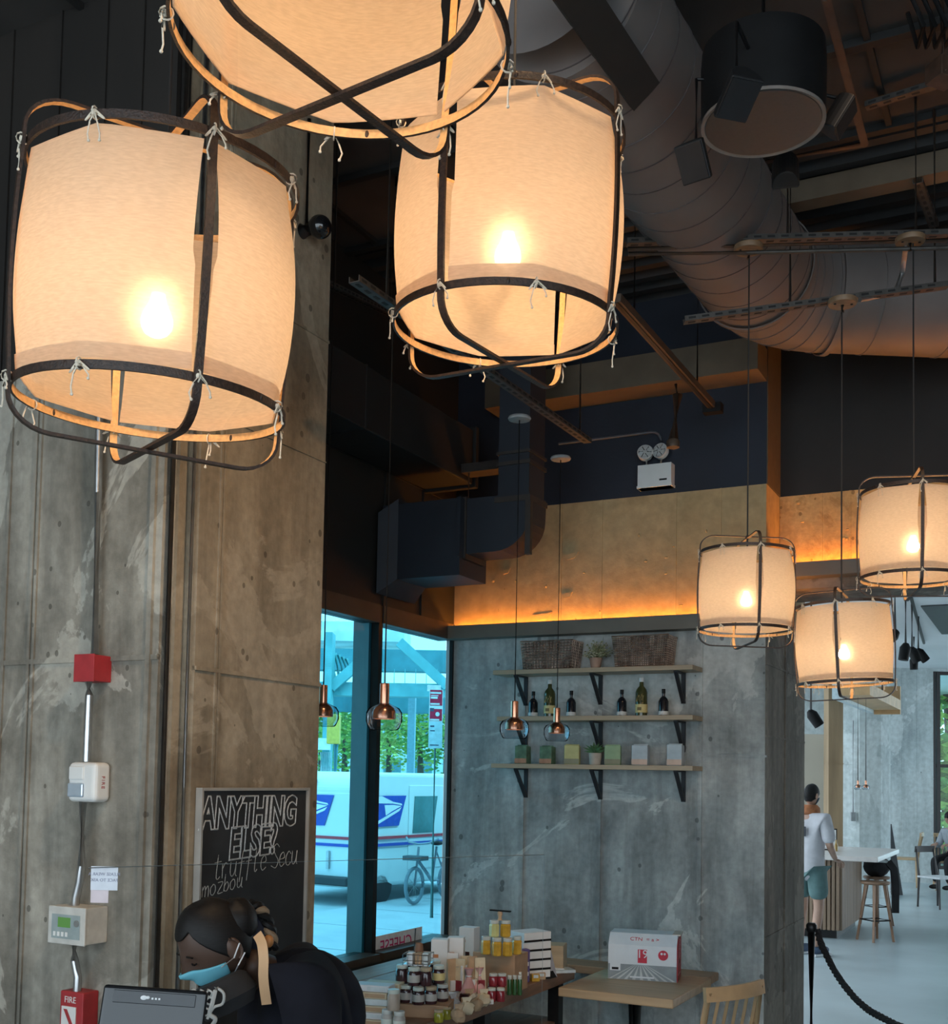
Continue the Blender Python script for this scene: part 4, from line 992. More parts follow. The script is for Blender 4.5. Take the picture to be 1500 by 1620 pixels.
for (x0, y0, x1, y1) in ((632, 1016, 708, 1086), (524, 1088, 572, 1046)):
    m = MB(); a = at(x0, y0, YE-.1)-Oe; b = at(x1, y1, YE-.1)-Oe; M = axes(a, b-a, V((0, 1, 0)).cross(b-a)); m.box((0, -.11, -.12), ((b-a).length, .11, .12), M=M); m.build('brace', teal, t)
for i in range(6):
    m = MB(); a = at(508+i*3, 1190, YE-.5)-Oe; b = at(508+i*3, 1220, YE-.5)-Oe; m.cyl(a, b, .022, n=6); m.build('riser_pipe', mat('pale_pipe', (.55, .68, .7), .4), t)
bx(500, 1168, 522, 1186, YE-.7, .2, 'utility_box', mat('utility_white', (.7, .76, .78), .5))
for i in range(7):
    bx(606+i*17, 1058, 607.2+i*17, 1083, YE+2, .1, 'hanger_rod', teal)
m = MB()
for i in range(5): a = at(524+i*6, 1030+i*3, YE+.3)-Oe; b = at(530+i*7, 1076-i*2, YE+.3)-Oe; m.cyl(a, b, .05, n=6)
m.build('lattice', teal, t)
bx(440, 985, 640, 1012, YE+3, 3, 'track_deck', mat('deck_pale', (.62, .75, .78), .6, var=.2, scale=1.5))
ts = thing('traffic_signal', 'yellow traffic signal box seen past the column edge', 'traffic signal', at(528, 1160, 23))
m = MB(); m.box((-.13, -.12, -.22), (.13, .12, .38)); m.build('housing', mat('signal_yellow', (.75, .50, .08), .5), ts, bevel=.02)
m = MB(); m.cyl((.05, .0, -3.0), (.05, 0, -.22), .05); m.build('pole', teal_d, ts)
leafm = [mat('leaf_%s' % n, c, .7, var=.35, scale=6) for n, c in (('lime', (.34, .50, .10)), ('green', (.16, .36, .09)), ('yellow', (.52, .58, .18)))]
bark = mat('bark', (.12, .09, .07), .8)
def tree(px, py, Y, rad, label, mi, seed):
    r = random.Random(seed); c = at(px, py, Y); t = thing('street_tree', label, 'tree', (c.x, c.y, 0), group='trees beyond the van')
    m = MB(); n = 900
    for i in range(n):
        d = V((r.gauss(0, 1), r.gauss(0, 1), r.gauss(0, 1))); d.normalize(); d *= rad*(r.random()**.4)*r.uniform(.7, 1.1); d.z *= 1.1
        p = V((0, 0, c.z)) + d; s = rad*r.uniform(.05, .10); nn = V((r.uniform(-1, 1), r.uniform(-1, 1), r.uniform(-.2, 1))).normalized(); x, y = m.frame(nn)
        m.add([p-x*s, p+y*s*.5, p+x*s, p-y*s*.5], [(0, 1, 2, 3)], r.choice((0, 0, 1)))
    m.build('foliage', [leafm[mi], leafm[(mi+1) % 3]], t)
    m = MB(); m.tube([(0, 0, 0), (.03, 0, c.z*.6), (0, 0, c.z)], [.12, .1, .05], 8); m.build('trunk', bark, t)
for a in ((545, 1170, 31, 1.1, 'leafy lime green tree behind the blue grey window mullion', 0, 1), (615, 1165, 33, 1.0, 'yellow green tree behind the copper pendant by the mullion', 2, 2), (665, 1165, 32, .95, 'leafy green tree beside the red and white street signs', 0, 3), (706, 1160, 32, 1.1, 'tall leafy tree by the window jamb beyond the signs', 1, 4), (508, 1150, 36, 1.2, 'dim tree behind the railway column at the concrete edge', 1, 5), (580, 1160, 38, 1.3, 'pale tree far behind the window mullion', 2, 6)): tree(*a)
f = MB(); a = at(380, 1200, 46); b = at(820, 1200, 46)
f.box((a.x, a.y, -.03), (b.x, a.y+2, 5.3)); 
for i in range(9):
    for j in range(2): x = a.x+.8+i*1.25; f.box((x, a.y-.03, 1.0+j*2), (x+.7, a.y, 2.4+j*2), 1)
x = f.build('far_building', [mat('facade_pale', (.45, .62, .64), .7, var=.2, scale=1), mat('facade_window', (.10, .25, .28), .2)]); tag(x, 'pale low building facade far behind the railway and trees', 'building')
f = MB(); a = at(470, 1222, 29); b = at(720, 1222, 29); f.box((a.x, a.y, -.03), (b.x, a.y+.3, .9)); x = f.build('street_barrier', mat('barrier_pale', (.6, .62, .6), .7, var=.2)); tag(x, 'pale low street barrier under the trees behind the van roof', 'barrier')
# decal on the window
q = ra(627, 1494, -0.035); m = MB()
Md = axes((q.x, q.y, q.z), (0, 1, 0), (0, 0, 1))
text_mb(m, 'CHEESE', .105, Md, 0, .001, flip=True)
m.box((q.x-.002, q.y-.28, q.z-.08), (q.x-.001, q.y+.30, q.z+.07), 1)
x = m.build('window_decal', [mat('decal_magenta', (.55, .02, .16), .5), mat('decal_white', (.75, .80, .85), .5)]); x.location = CO; x.rotation_euler = (0, 0, -TH)
tag(x, 'white window decal with magenta mirrored letters low on the glass', 'decal')
# ================================================================ the far room through the opening
def px2x(px, Y): return at(px, 1240, Y).x
YF = 21.0
w = MB(); x0, x1 = px2x(1150, YF), px2x(1477, YF)
w.box((x0, YF, 0), (x1, YF+.4, 4.2))
w.box((x0, YF-.01, 1.9), (x1, YF, 1.915)); 
for px in (1428, 1452): x = px2x(px, YF); w.box((x-.012, YF-.008, 0), (x+.012, YF, 4.2))
struct('wall_far', w, cw_far, room_frame=False)
w = MB(); x1b = px2x(1700, YF); w.box((x1, YF, 0), (x1b, YF+.3, .25)); w.box((x1, YF, 3.9), (x1b, YF+.3, 4.2)); struct('wall_far_window_surround', w, cw_far, room_frame=False)
f = MB(); xm = px2x(1487, YF)
for x in (x1+.03, xm, xm+1.3, xm+2.6): f.box((x-.035, YF+.05, .25), (x+.035, YF+.15, 3.9))
for z in (.28, 2.15, 3.87): f.box((x1, YF+.06, z-.03), (x1b, YF+.14, z+.03))
o = struct('window_3', f, black_metal, room_frame=False)
gg = MB(); gg.box((x1, YF+.09, .25), (x1b, YF+.10, 3.9)); gg.build('glass', thin_glass('window_glass_far', (.75, .95, .98), .04), o)
# far ceiling, sloping bulkhead edge
w = MB(); w.box((A1+.002, HB+.52, 3.95), (16, 26, 4.25)); w.box((-2.0, 1.12, 3.95), (A1+.002, 26, 4.25)); q = rz_(1490, 985, 3.945)
w.box((q.x-.1, q.y-1.6, 3.935), (q.x+1.4, q.y+1.2, 3.951), 1)
struct('ceiling_far', w, [mat('far_ceiling_white', (.68, .71, .73), .6, var=.05, scale=1), mat('ceiling_recess', (.05, .055, .06), .5)])
w = MB(); cxl, cxr = px2x(1336, 18), px2x(1418, 18); cc = (cxl+cxr)/2; rr = (cxr-cxl)/2
oct_ = [V((cc+rr*1.08*math.cos(PI/8+PI/4*i), 18+rr+rr*1.08*math.sin(PI/8+PI/4*i), 0)) for i in range(8)]
w.prism(oct_, (0, 0, 4.0)); 
oc2 = [V((cc+(rr*1.08+.012)*math.cos(PI/8+PI/4*i), 18+rr+(rr*1.08+.012)*math.sin(PI/8+PI/4*i), 2.10)) for i in range(8)]; w.prism(oc2, (0, 0, .02))
struct('column_octagonal', w, cw_far, room_frame=False)
w = MB(); xa, xb = px2x(1311, 15.7), px2x(1334, 15.7); w.box((xa, 15.7, 0), (xb, 15.92, 3.95)); w.box((xa-.006, 15.69, 2.06), (xb+.006, 15.9, 2.07)); struct('column_wood', w, mat('weathered_wood', (.30, .21, .12), .7, var=.3, scale=5, stretch=(1, 1, .12), bump=.3), room_frame=False)
w = MB(); xa, xb = px2x(1225, 16.5), px2x(1322, 16.5); w.box((xa, 16.5, 0), (xb, 16.7, 2.5)); w.box((xa, 16.49, 2.5), (xb, 16.7, 3.95), 1); struct('wall_far_side', w, [mat('far_cream', (.52, .47, .38), .8, var=.1, scale=1), cw_far], room_frame=False)
# hanging bulkhead box
bq = rz_(1340, 1108, 2.82); b2 = rz_(1376, 1128, 2.82)
t = thing('ceiling_bulkhead', 'white hanging bulkhead box with a wooden underside in the far room', 'bulkhead', CO, -TH)
m = MB(); m.box((b2.x-.02, bq.y-.3, 2.82), (b2.x+.06, b2.y, 3.02)); m.build('side_board', mat('bulkhead_white', (.55, .66, .70), .5), t)
m = MB(); m.box((b2.x+.06, bq.y-.3, 2.86), (b2.x+.42, b2.y, 3.0)); m.box((b2.x+.06, b2.y-.02, 2.80), (b2.x+.42, b2.y+.06, 3.2)); m.build('soffit', mat('soffit_wood', (.52, .33, .16), .5, var=.15, scale=6), t)
m = MB(); 
for bb in (bq.y-.2, b2.y-.2): m.cyl((b2.x+.2, bb, 3.0), (b2.x+.2, bb, 3.96), .015, n=8)
m.build('hanger', black_metal, t)
# far copper pendants
for px, lb in ((1357.5, 'far copper and glass pendant beside the octagonal column switch'), (1370, 'far copper and glass pendant nearer the octagonal column edge')):
    o = copy_tree(cop, lb, 'far copper pendants'); p = at(px, 1243, 14.0); o.location = p; o.scale = (.66,)*3
    for ch in list(o.children):
        if ch.name.startswith('cord'): bpy.data.objects.remove(ch)
    m = MB(); m.cyl((0, 0, .09), (0, 0, (3.95-p.z)/.66), .009, n=6); m.build('cord', cord_m, o)
p = at(1350, 1290, 18.0-.0); o = MB(); o.box((-.035, -.03, -.09), (.035, .02, .05)); o.cyl((.0, -.01, .05), (0.0, -.01, 1.5), .012, n=8)
tag(o.build('switch_box', mat('switch_grey', (.22, .24, .25), .5), loc=V((p.x, 18.0+rr*0.0+.02, p.z))), 'grey switch box with conduit on the octagonal column', 'switch box')
# far spotlights
def fspot(px, py, Y, lean, lb, s=1.0):
    p = at(px, py, Y); t = thing('track_spotlight', lb, 'spotlight', p, group='far track spotlights')
    m = MB(); M = Matrix.Rotation(R(lean), 4, 'Y'); m.lathe([(.0, -.16*s), (.055*s, -.16*s), (.06*s, -.02*s), (.03*s, .03*s), (0, .04*s)], 14, M=M); m.build('barrel', black_plastic, t)
    m = MB(); m.cyl((0, 0, 0), (0, 0, max(.08, 3.95-p.z)), .014, n=8); m.build('arm', black_metal, t)
for a in ((1416, 1002, 10.4, 50, 'black spotlight against the lowest bamboo lamp in the far cluster'), (1433, 1022, 12.5, 10, 'tall black spotlight in the middle of the far cluster'), (1443, 1028, 13.5, -25, 'black spotlight slanting down in the far cluster'), (1453, 1030, 14.5, -40, 'slim black spotlight at the cluster end by the far window'), (1446, 1042, 16.5, 0, 'small spotlight on the far concrete wall under the cluster'), (1283, 1128, 12, -35, 'black spotlight seen between the pier and the wooden column')): fspot(*a)
o = MB(); a = at(1418, 985, 10.0); b = at(1462, 1024, 17); a.z = b.z = 3.92; o.tube([a, b], .02, 6); tag(o.build('track_rail', black_metal), 'black far track rail carrying the spotlight cluster', 'track')

# service counter
cn = rz_(1330, 1487, 0)
t = thing('bar_counter', 'slatted wooden bar counter with a white top in the far room', 'counter', room(cn.x, cn.y, 0), -TH)
lf = rz_(1298, 1478, 0); rt_ = rz_(1356, 1464, 0)
wl = cn.x-lf.x; dl = rt_.y-cn.y; HCt = .97
m = MB(); m.box((-.9, .04, .10), (-.01, dl, HCt-.06)); 
for i in range(18): m.box((-.9+i*.05, 0.0, .10), (-.9+i*.05+.036, .05, HCt-.06))
for i in range(int(dl/.06)): m.box((-.02, .03+i*.06, .10), (.012, .03+i*.06+.045, HCt-.06))
m.build('body', mat('slat_wood', (.23, .155, .10), .5, var=.2, scale=8, stretch=(1, 1, .1)), t, bevel=.004)
m = MB(); m.box((-.9, .10, 0), (-.06, dl-.05, .10)); m.build('plinth', black_metal, t)
m = MB(); m.box((-.95, -.09, HCt-.06), (.42, dl+.35, HCt)); m.build('counter_top', mat('counter_white', (.62, .58, .55), .3, var=.05), t, bevel=.01)
# framed notice and bottle on the counter
p = at(1313, 1336, 14.0); p.z = HCt
t = thing('framed_notice', 'black framed white notice standing on the bar counter', 'notice', p, R(-12))
k = 14.0/FPX
m = MB(); m.box((-.085, -.008, .005), (.085, .008, .27)); m.build('board_frame', black_plastic, t, bevel=.002)
m = MB(); m.box((-.072, -.011, .02), (.072, -.0075, .255)); m.prism([(.0, -.0125, .10), (.05, -.0125, .15), (.055, -.0125, .142), (.012, -.0125, .092)], (0, .002, 0), 1); m.build('sheet', [mat('paper', (.78, .78, .76), .7), black_plastic], t)
p = at(1323, 1345, 13.9); p.z = HCt; m = MB(); m.lathe([(0, 0), (.022, 0), (.022, .07), (.009, .1), (.009, .14), (0, .142)], 14)
tag(m.build('bottle', mat('amber_glass', (.35, .22, .06), .2), loc=p), 'tiny amber bottle on the bar counter by the wooden column', 'bottle')
def stool(name_label, px, py, zs, grp='bar stools'):
    p = atz(px, py, zs); t = thing('bar_stool', name_label, 'stool', (p.x, p.y, 0), R(20), group=grp)
    wd = mat('stool_wood', (.24, .14, .085), .45, var=.2, scale=8)
    m = MB(); m.lathe([(0, zs-.035), (.15, zs-.035), (.165, zs-.02), (.165, zs-.005), (.155, zs), (0, zs)], 28); m.build('seat', wd, t)
    for i in range(4):
        a = PI/4+PI/2*i; m = MB(); m.tube([(.10*math.cos(a), .10*math.sin(a), zs-.03), (.20*math.cos(a), .20*math.sin(a), 0)], [.022, .016], 10); m.build('leg', wd, t)
    m = MB(); q = [(.165*math.cos(PI/4+PI/2*i), .165*math.sin(PI/4+PI/2*i), .24) for i in range(4)]; m.tube(q, .009, 6, closed=True); m.build('foot_rail', black_metal, t)
    return t
stool('dark wooden bar stool standing beside the bar counter', 1385, 1394, .68)
stool('dark wooden bar stool carrying the heap of black coats', 1387, 1386, .62)
p = atz(1387, 1386, .62); t = thing('coat_heap', 'black coat folded over the second stool behind the counter top', 'coat', (p.x, p.y, .621), R(10))
m = MB(); kk = random.Random(2); m.ball((0, 0, .12), (.17, .15, .13), 22, 14, fn=lambda q: q*(1+.10*math.sin(5*q.x+3*q.z)*math.cos(6*q.y))); m.v = [V((v.x, v.y, max(v.z, 0))) for v in m.v]; m.build('coat_body', mat('clothes_black', (.012, .013, .016), .85, var=.3, scale=10), t)
m = MB(); m.strip([V((.08, -.14, .19)), V((.15, -.15, .10)), V((.17, -.16, -.10)), V((.16, -.17, -.45))], [V((0, -1, 0))]*4, .09, .03); m.build('sleeve', MATS['clothes_black'], t)
m = MB(); m.strip([V((-.10, -.13, .20)), V((0, -.145, .20)), V((.08, -.13, .19))], [V((0, -1, .2))]*3, .035, .012); m.build('lining', mat('coat_lining', (.45, .5, .52), .7), t)
# chairs
ch_b = mat('chair_black', (.014, .014, .016), .4); ch_t = mat('chair_tan', (.50, .35, .20), .5, var=.15, scale=8)
def chair(label, loc, rz, mm, seat_m, style=0, grp=None, s=1.0, cat='chair'):
    t = thing('dining_chair', label, cat, loc, rz, group=grp)
    m = MB(); m.box((-.22*s, -.21*s, .43*s), (.22*s, .22*s, .46*s)); m.build('seat', seat_m, t, bevel=.012)
    for x in (-1, 1):
        m = MB(); m.tube([(x*.19*s, .18*s, .43*s), (x*.21*s, .21*s, 0)], [.019*s, .014*s], 10); m.build('leg', mm, t)
        m = MB(); m.tube([(x*.17*s, -.27*s, .85*s), (x*.185*s, -.20*s, .45*s), (x*.20*s, -.21*s, 0)], [.014*s, .019*s, .014*s], 10); m.build('leg', mm, t)
    m = MB(); P = [V((-.19*s+.38*s*i/8, -.265*s-.03*s*math.sin(PI*i/8), .84*s)) for i in range(9)]
    m.strip(P, [V((0, -1, .1))]*9, (.06 if style else .09)*s, .022*s, mi_=0); m.build('top_rail', mm, t)
    if style:
        for i in range(5): x = (-.125+.0625*i)*s; m = MB(); m.tube([(x, -.285*s, .82*s), (x*1.05, -.20*s, .45*s)], .0075*s, 8); m.build('spindle', mm, t)
    return t
p = atz(1475, 1436, 0); chair('black dining chair with a pale seat on the open floor', (p.x+.1, p.y, 0), R(205), ch_b, mat('seat_pale', (.55, .58, .60), .6), 0)
p = atz(1430, 1402, 0); chair('tan spindle chair against the far concrete wall', (p.x, p.y, 0), R(65), ch_t, ch_t, 1, s=1.1)
p = atz(1497, 1408, 0); chair('tan spindle chair by the far window mullion', (p.x+.05, p.y, 0), R(165), ch_t, ch_t, 1, s=1.1)
# leaning dark board
p = atz(1420, 1416, 0); m = MB(); m.prism([(-.09, 0, 0), (.06, 0, 0), (.05, .02, .9), (-.02, .35, 1.12), (-.09, .35, 1.12)], (0, .05, 0)) ; 
m = MB(); m.hexa([(-.08, 0, 0), (.09, 0, 0), (.09, .06, 0), (-.08, .06, 0), (-.12, .2, 1.14), (-.02, .2, 1.14), (-.02, .26, 1.14), (-.12, .26, 1.14)])
tag(m.build('leaning_board', mat('board_dark', (.035, .04, .045), .5), loc=p), 'dark narrow board leaning at the foot of the octagonal column', 'board')
# stanchion and rope
p = at(1284, 1460, 6.45); ph = p.z
t = thing('stanchion_post', 'black rope barrier post standing past the concrete pier', 'barrier post', (p.x, p.y, 0))
m = MB(); m.cyl((0, 0, .02), (0, 0, ph-.02), .022, n=16); m.lathe([(.022, ph-.05), (.03, ph-.04), (.03, ph-.012), (.02, ph), (0, ph+.002)], 16); m.build('post', black_metal, t)
m = MB(); m.lathe([(0, 0), (.15, 0), (.15, .012), (.03, .03), (.0, .03)], 28); m.build('base', black_metal, t)
r0 = V((p.x+.03, p.y-.02, ph-.04)); rp = [r0]
for px, py, Y in ((1298, 1490, 6.35), (1312, 1520, 6.2), (1332, 1553, 6.0), (1358, 1585, 5.8), (1390, 1607, 5.55), (1425, 1624, 5.3), (1470, 1632, 5.05), (1530, 1620, 4.8), (1600, 1560, 4.6)): rp.append(at(px, py, Y))
# smooth
def smooth(P, n=6):
    out = []
    for i in range(len(P)-1):
        a, b, c, d = P[max(i-1, 0)], P[i], P[i+1], P[min(i+2, len(P)-1)]
        for j in range(n):
            u = j/n; out.append(.5*((2*b)+(c-a)*u+(2*a-5*b+4*c-d)*u*u+(3*b-a-3*c+d)*u**3))
    return out+[P[-1]]
sp = smooth(rp); m = MB()
for k in range(3):
    ph_ = 2*PI*k/3; q = []
    L = 0
    for i, s in enumerate(sp):
        if i: L += (sp[i]-sp[i-1]).length
        d = (sp[min(i+1, len(sp)-1)]-sp[max(i-1, 0)]).normalized(); x, y = m.frame(d); a = L*55+ph_; q.append(s+(x*math.cos(a)+y*math.sin(a))*.009)
    m.tube(q, .012, 6)
tag(m.build('barrier_rope', mat('rope_black', (.015, .013, .014), .8, var=.4, scale=60)), 'black braided barrier rope sagging from the post to the floor', 'rope')
# greenery beyond the far window
for i, (px, py, Y, r_, lb) in enumerate(((1500, 1090, 27, 2.2, 'big green tree filling the far window'), (1496, 1260, 26, 1.5, 'lower green bush outside the far window'))):
    r = random.Random(50+i); c = at(px, py, Y); t = thing('street_tree', lb, 'tree', (c.x, c.y, 0)); m = MB()
    for k in range(1300):
        d = V((r.gauss(0, 1), r.gauss(0, 1), r.gauss(0, 1))); d.normalize(); d *= r_*(r.random()**.4); pz = V((0, 0, max(c.z, .2)))+d; s = r.uniform(.1, .22)
        nn = V((r.uniform(-1, 1), r.uniform(-1, 1), r.uniform(-.2, 1))).normalized(); x, y = m.frame(nn); m.add([pz-x*s, pz+y*s*.5, pz+x*s, pz-y*s*.5], [(0, 1, 2, 3)], r.choice((0, 1)))
    m.build('foliage', [leafm[0], leafm[1]], t); m = MB(); m.cyl((0, 0, 0), (0, 0, max(c.z, .3)), .12); m.build('trunk', bark, t)
# ================================================================ wall shelves and what stands on them
shelf_w = mat('shelf_oak', (.40, .30, .20), .5, var=.12, scale=7, stretch=(.3, 4, 4)); brk = mat('bracket_black', (.03, .03, .034), .5, .3)
SH = []
for (lx, ly, fx, fy, rx, ry, lb) in ((780, 1061, 817, 1067, 1112, 1062, 'top oak wall shelf holding two woven baskets'), (786, 1133, 822, 1136, 1112, 1138, 'middle oak wall shelf holding six dark bottles'), (777, 1207, 815, 1209, 1112, 1214, 'bottom oak wall shelf holding tins and a leafy pot')):
    zs = (rb(lx, ly, 0).z + rb(rx, ry, 0).z)/2; a1 = rb(rx, ry, 0).x; bf = max(ra(1096, fy, a1).y, -.26); a0 = rb(lx, ly, bf).x
    SH.append((a0, a1, bf, zs))
    t = thing('wall_shelf', lb, 'shelf', room(0, 0, zs), -TH, group='oak wall shelves')
    m = MB(); m.box((a0, bf, -.026), (a1, -.002, 0)); m.build('board', shelf_w, t, bevel=.002)
    for px in (833, 951, 1082):
        a = rb(px, ly+20, 0).x; m = MB()
        m.box((a-.012, -.012, -.20), (a+.012, -.001, -.027)); m.box((a-.012, bf*.8, -.034), (a+.012, -.001, -.027))
        m.prism([(a-.010, bf*.72, -.034), (a-.010, bf*.82, -.034), (a-.010, -.012, -.20), (a-.010, -.012, -.175)], (.020, 0, 0)); m.build('bracket', brk, t)
def shp(px, k, off=None):
    a0, a1, bf, zs = SH[k]; b = bf*.5 if off is None else off
    a = rb(px, 1100, b).x; return a, b, zs
wick = mat('wicker', (.80, .58, .48), .7, var=.35, scale=30); wick_in = mat('wicker_inside', (.20, .145, .12), .9)
def basket(px0, px1, hpx, lb, dens):
    a0, b, zs = shp(px0, 0); a1, _, _ = shp(px1, 0); w_ = a1-a0; h = .145*hpx; d = .15
    t = thing('woven_basket', lb, 'basket', room((a0+a1)/2, b, zs), -TH, group='woven baskets on the top shelf')
    f = 1.06
    m = MB(); m.hexa([(-w_/2*.92+.01, -d/2+.01, .004), (w_/2*.92-.01, -d/2+.01, .004), (w_/2*.92-.01, d/2-.01, .004), (-w_/2*.92+.01, d/2-.01, .004), (-w_/2*f*.98+.008, -d/2*f+.008, h-.004), (w_/2*f*.98-.008, -d/2*f+.008, h-.004), (w_/2*f*.98-.008, d/2*f-.008, h-.004), (-w_/2*f*.98+.008, d/2*f-.008, h-.004)]); m.build('lining', wick_in, t)
    m = MB()
    for i in range(dens+1):
        z = .004+(h-.006)*i/dens; k = .92+(.06+.06)*i/dens; ww, dd = w_/2*k, d/2*(1+.06*i/dens)
        m.tube([(-ww, -dd, z), (ww, -dd, z), (ww, dd, z), (-ww, dd, z)], .0042 if i < dens else .007, 6, closed=True)
    n = int(w_/.021*dens/9)
    for i in range(n+1):
        u = -1+2*i/n
        for s in (-1, 1): m.tube([(u*w_/2*.92, s*d/2, .003), (u*w_/2*1.04, s*d/2*1.06, h)], .0036*9/max(9, dens), 5)
    for i in range(7):
        v = -1+2*i/6
        for s in (-1, 1): m.tube([(s*w_/2*.92, v*d/2, .003), (s*w_/2*1.04, v*d/2*1.06, h)], .0036*9/max(9, dens), 5)
    m.build('weave', wick, t)
basket(833, 912, 1.15, 'open woven basket next to the small flowering pot', 10); basket(977, 1062, 1.2, 'tightly woven basket at the pier end of the top shelf', 14)
terra = mat('terracotta', (.42, .26, .19), .8, var=.2, scale=12); dry = mat('dry_plant', (.30, .31, .17), .8, var=.5, scale=30); lf = mat('succulent_leaf', (.10, .22, .10), .5, var=.35, scale=12)
a, b, z = shp(942, 0); t = thing('potted_plant', 'small dried bushy plant in a terracotta pot between the baskets', 'plant', room(a, b, z), -TH)
m = MB(); m.lathe([(0, 0), (.026, 0), (.036, .055), (.038, .055), (.038, .064), (.03, .064), (.0, .056)], 20); m.build('pot', terra, t)
m = MB(); r = random.Random(4)
for i in range(90):
    th, ph = r.uniform(0, 2*PI), r.uniform(0, 1.35); L = r.uniform(.05, .115); d = V((math.sin(ph)*math.cos(th), math.sin(ph)*math.sin(th), math.cos(ph))); p = V((0, 0, .058))
    m.tube([p, p+d*L*.6+V((0, 0, .005)), p+d*L], .0012, 4)
    for j in range(3): q = p+d*L*(.55+.2*j)+V((r.uniform(-.008, .008), r.uniform(-.008, .008), 0)); m.ball(q, (.0055, .0055, .004), 5, 4, mi=r.choice((0, 0, 1)))
m.build('foliage', [dry, mat('dry_flower', (.55, .50, .36), .8)], t)
# bottles
bt = mat('bottle_black', (.010, .011, .016), .12, spec=.6); btg = mat('bottle_olive', (.05, .055, .02), .1, spec=.6); lby = mat('label_yellow', (.62, .50, .22), .6, var=.1, scale=60); lbw = mat('label_white', (.6, .6, .58), .6)
def bottle(px, lb, big):
    a, b, z = shp(px, 1); s = 1.0
    t = thing('bottle', lb, 'bottle', room(a, b, z), -TH, group='dark bottles on the middle shelf')
    if big: H, r_ = .215, .034; pr = [(0, 0), (r_, .002), (r_, .135), (r_*.85, .152), (.013, .172), (.011, .205), (.014, .207), (.014, H), (0, H)]
    else: H, r_ = .150, .028; pr = [(0, 0), (r_, .002), (r_, .083), (r_*.75, .1), (.009, .112), (.008, .140), (.010, .142), (.010, H), (0, H)]
    m = MB(); m.lathe(pr, 24); m.build('glass_body', btg if big else bt, t)
    m = MB()
    if big:
        m.lathe([(r_+.0008, .02), (r_+.0012, .021), (r_+.0012, .066), (r_+.0008, .067)], 24)
        for i in range(5): m.tube([(-.018+.009*i, -r_-.001+abs(i-2)*.002, .082+.006*(i % 2)), (-.012+.008*i, -r_-.001+abs(i-1.5)*.002, .125-.008*(i % 3))], .003, 5)
        m.box((-.012, -r_-.002, .032), (.012, -r_-.001, .05), 1)
        m.build('label', [lby, mat('label_ink', (.18, .13, .05), .6)], t)
        m = MB(); m.lathe([(.0145, .195), (.0145, H+.004), (.0, H+.005)], 14); m.build('cap', lbw, t)
    else:
        m.lathe([(r_+.0008, .006), (r_+.0012, .007), (r_+.0012, .026), (r_+.0008, .027)], 24); m.build('label', lbw, t)
        m = MB(); m.lathe([(.0105, .128), (.0105, H+.003), (.0, H+.004)], 12); m.build('cap', black_plastic, t)
for px, lb, bg_ in ((844, 'small black bottle at the window end of the middle shelf', 0), (870, 'tall olive bottle with yellow label at the window end of the middle shelf', 1), (904, 'small black bottle just past the tall bottle nearest the window', 0), (984, 'small black bottle just before the tall bottle nearest the pier', 0), (1015, 'tall olive bottle with yellow label nearest the pier', 1), (1050, 'small black bottle at the pier end of the middle shelf', 0)): bottle(px, lb, bg_)
# tins and bags
def bag(px, wpx, h, c_top, c_low, lb, tilt_=0.0, k=2, side=None):
    a, b, z = shp(px, k); w_ = wpx*6.35/1800
    t = thing('coffee_tin', lb, 'tin', room(a, b, z), -TH+tilt_, group='tins and bags on the bottom shelf')
    m = MB(); m.hexa([(-w_/2, -.035, 0), (w_/2, -.035, 0), (w_/2, .035, 0), (-w_/2, .035, 0), (-w_/2, -.033, h), (w_/2, -.033, h), (w_/2, .03, h*.98), (-w_/2, .03, h*.98)]); m.build('body', c_top, t, bevel=.004)
    m = MB(); m.box((-w_/2+.001, -.0366, .004), (w_/2-.001, -.0352, h*.30)); m.build('label', c_low, t)
    m = MB(); m.box((-w_/2*.9, -.006, h*.97), (w_/2*.9, .004, h*1.05)); m.build('fold', c_top, t, bevel=.002)
tg = mat('tin_green', (.10, .17, .10), .5, var=.4, scale=25); tb = mat('label_copper', (.40, .20, .12), .5, var=.2, scale=30); ty = mat('bag_yellow', (.48, .46, .20), .6, var=.1); tl = mat('bag_green', (.26, .38, .22), .6, var=.1); tbl = mat('bag_blue', (.40, .46, .50), .6, var=.1)
lgry = mat('label_greygreen', (.22, .22, .14), .6); lpk = mat('label_peach', (.55, .40, .32), .6)
bag(829, 22, .108, tg, tb, 'dark green tin with copper base at the window end of the bottom shelf'); bag(868, 22, .105, tg, tb, 'dark green tin with copper base under the second glass pendant'); bag(907, 25, .112, ty, lgry, 'pale yellow bag beside the leafy pot', .25); bag(971, 26, .112, tl, lgry, 'light green bag beside the leafy pot', .25); bag(1015, 26, .115, tbl, lpk, 'blue grey bag between the green bag and the last bag', .1); bag(1070, 24, .118, tbl, lpk, 'blue grey bag at the pier end of the bottom shelf', .05)
a, b, z = shp(945, 2); t = thing('potted_plant', 'leafy succulent in a beige pot on the bottom shelf', 'plant', room(a, b-.02, z), -TH)
m = MB(); m.lathe([(0, 0), (.032, 0), (.037, .06), (.037, .068), (.03, .068), (0, .06)], 20); m.build('pot', mat('pot_beige', (.42, .36, .30), .8), t)
m = MB()
for i in range(26):
    th = i*2.4; ph = .25+1.1*(i/26); L = r.uniform(.06, .10); d = V((math.sin(ph)*math.cos(th), math.sin(ph)*math.sin(th), math.cos(ph)*.9)); p = V((0, 0, .06)); s = V((-math.sin(th), math.cos(th), 0))*.011
    q1 = p+d*L*.5+V((0, 0, .012)); q2 = p+d*L; m.add([p-s*.4, p+s*.4, q1+s, q2, q1-s], [(0, 1, 2, 3, 4)]); 
m.build('foliage', [lf], t)

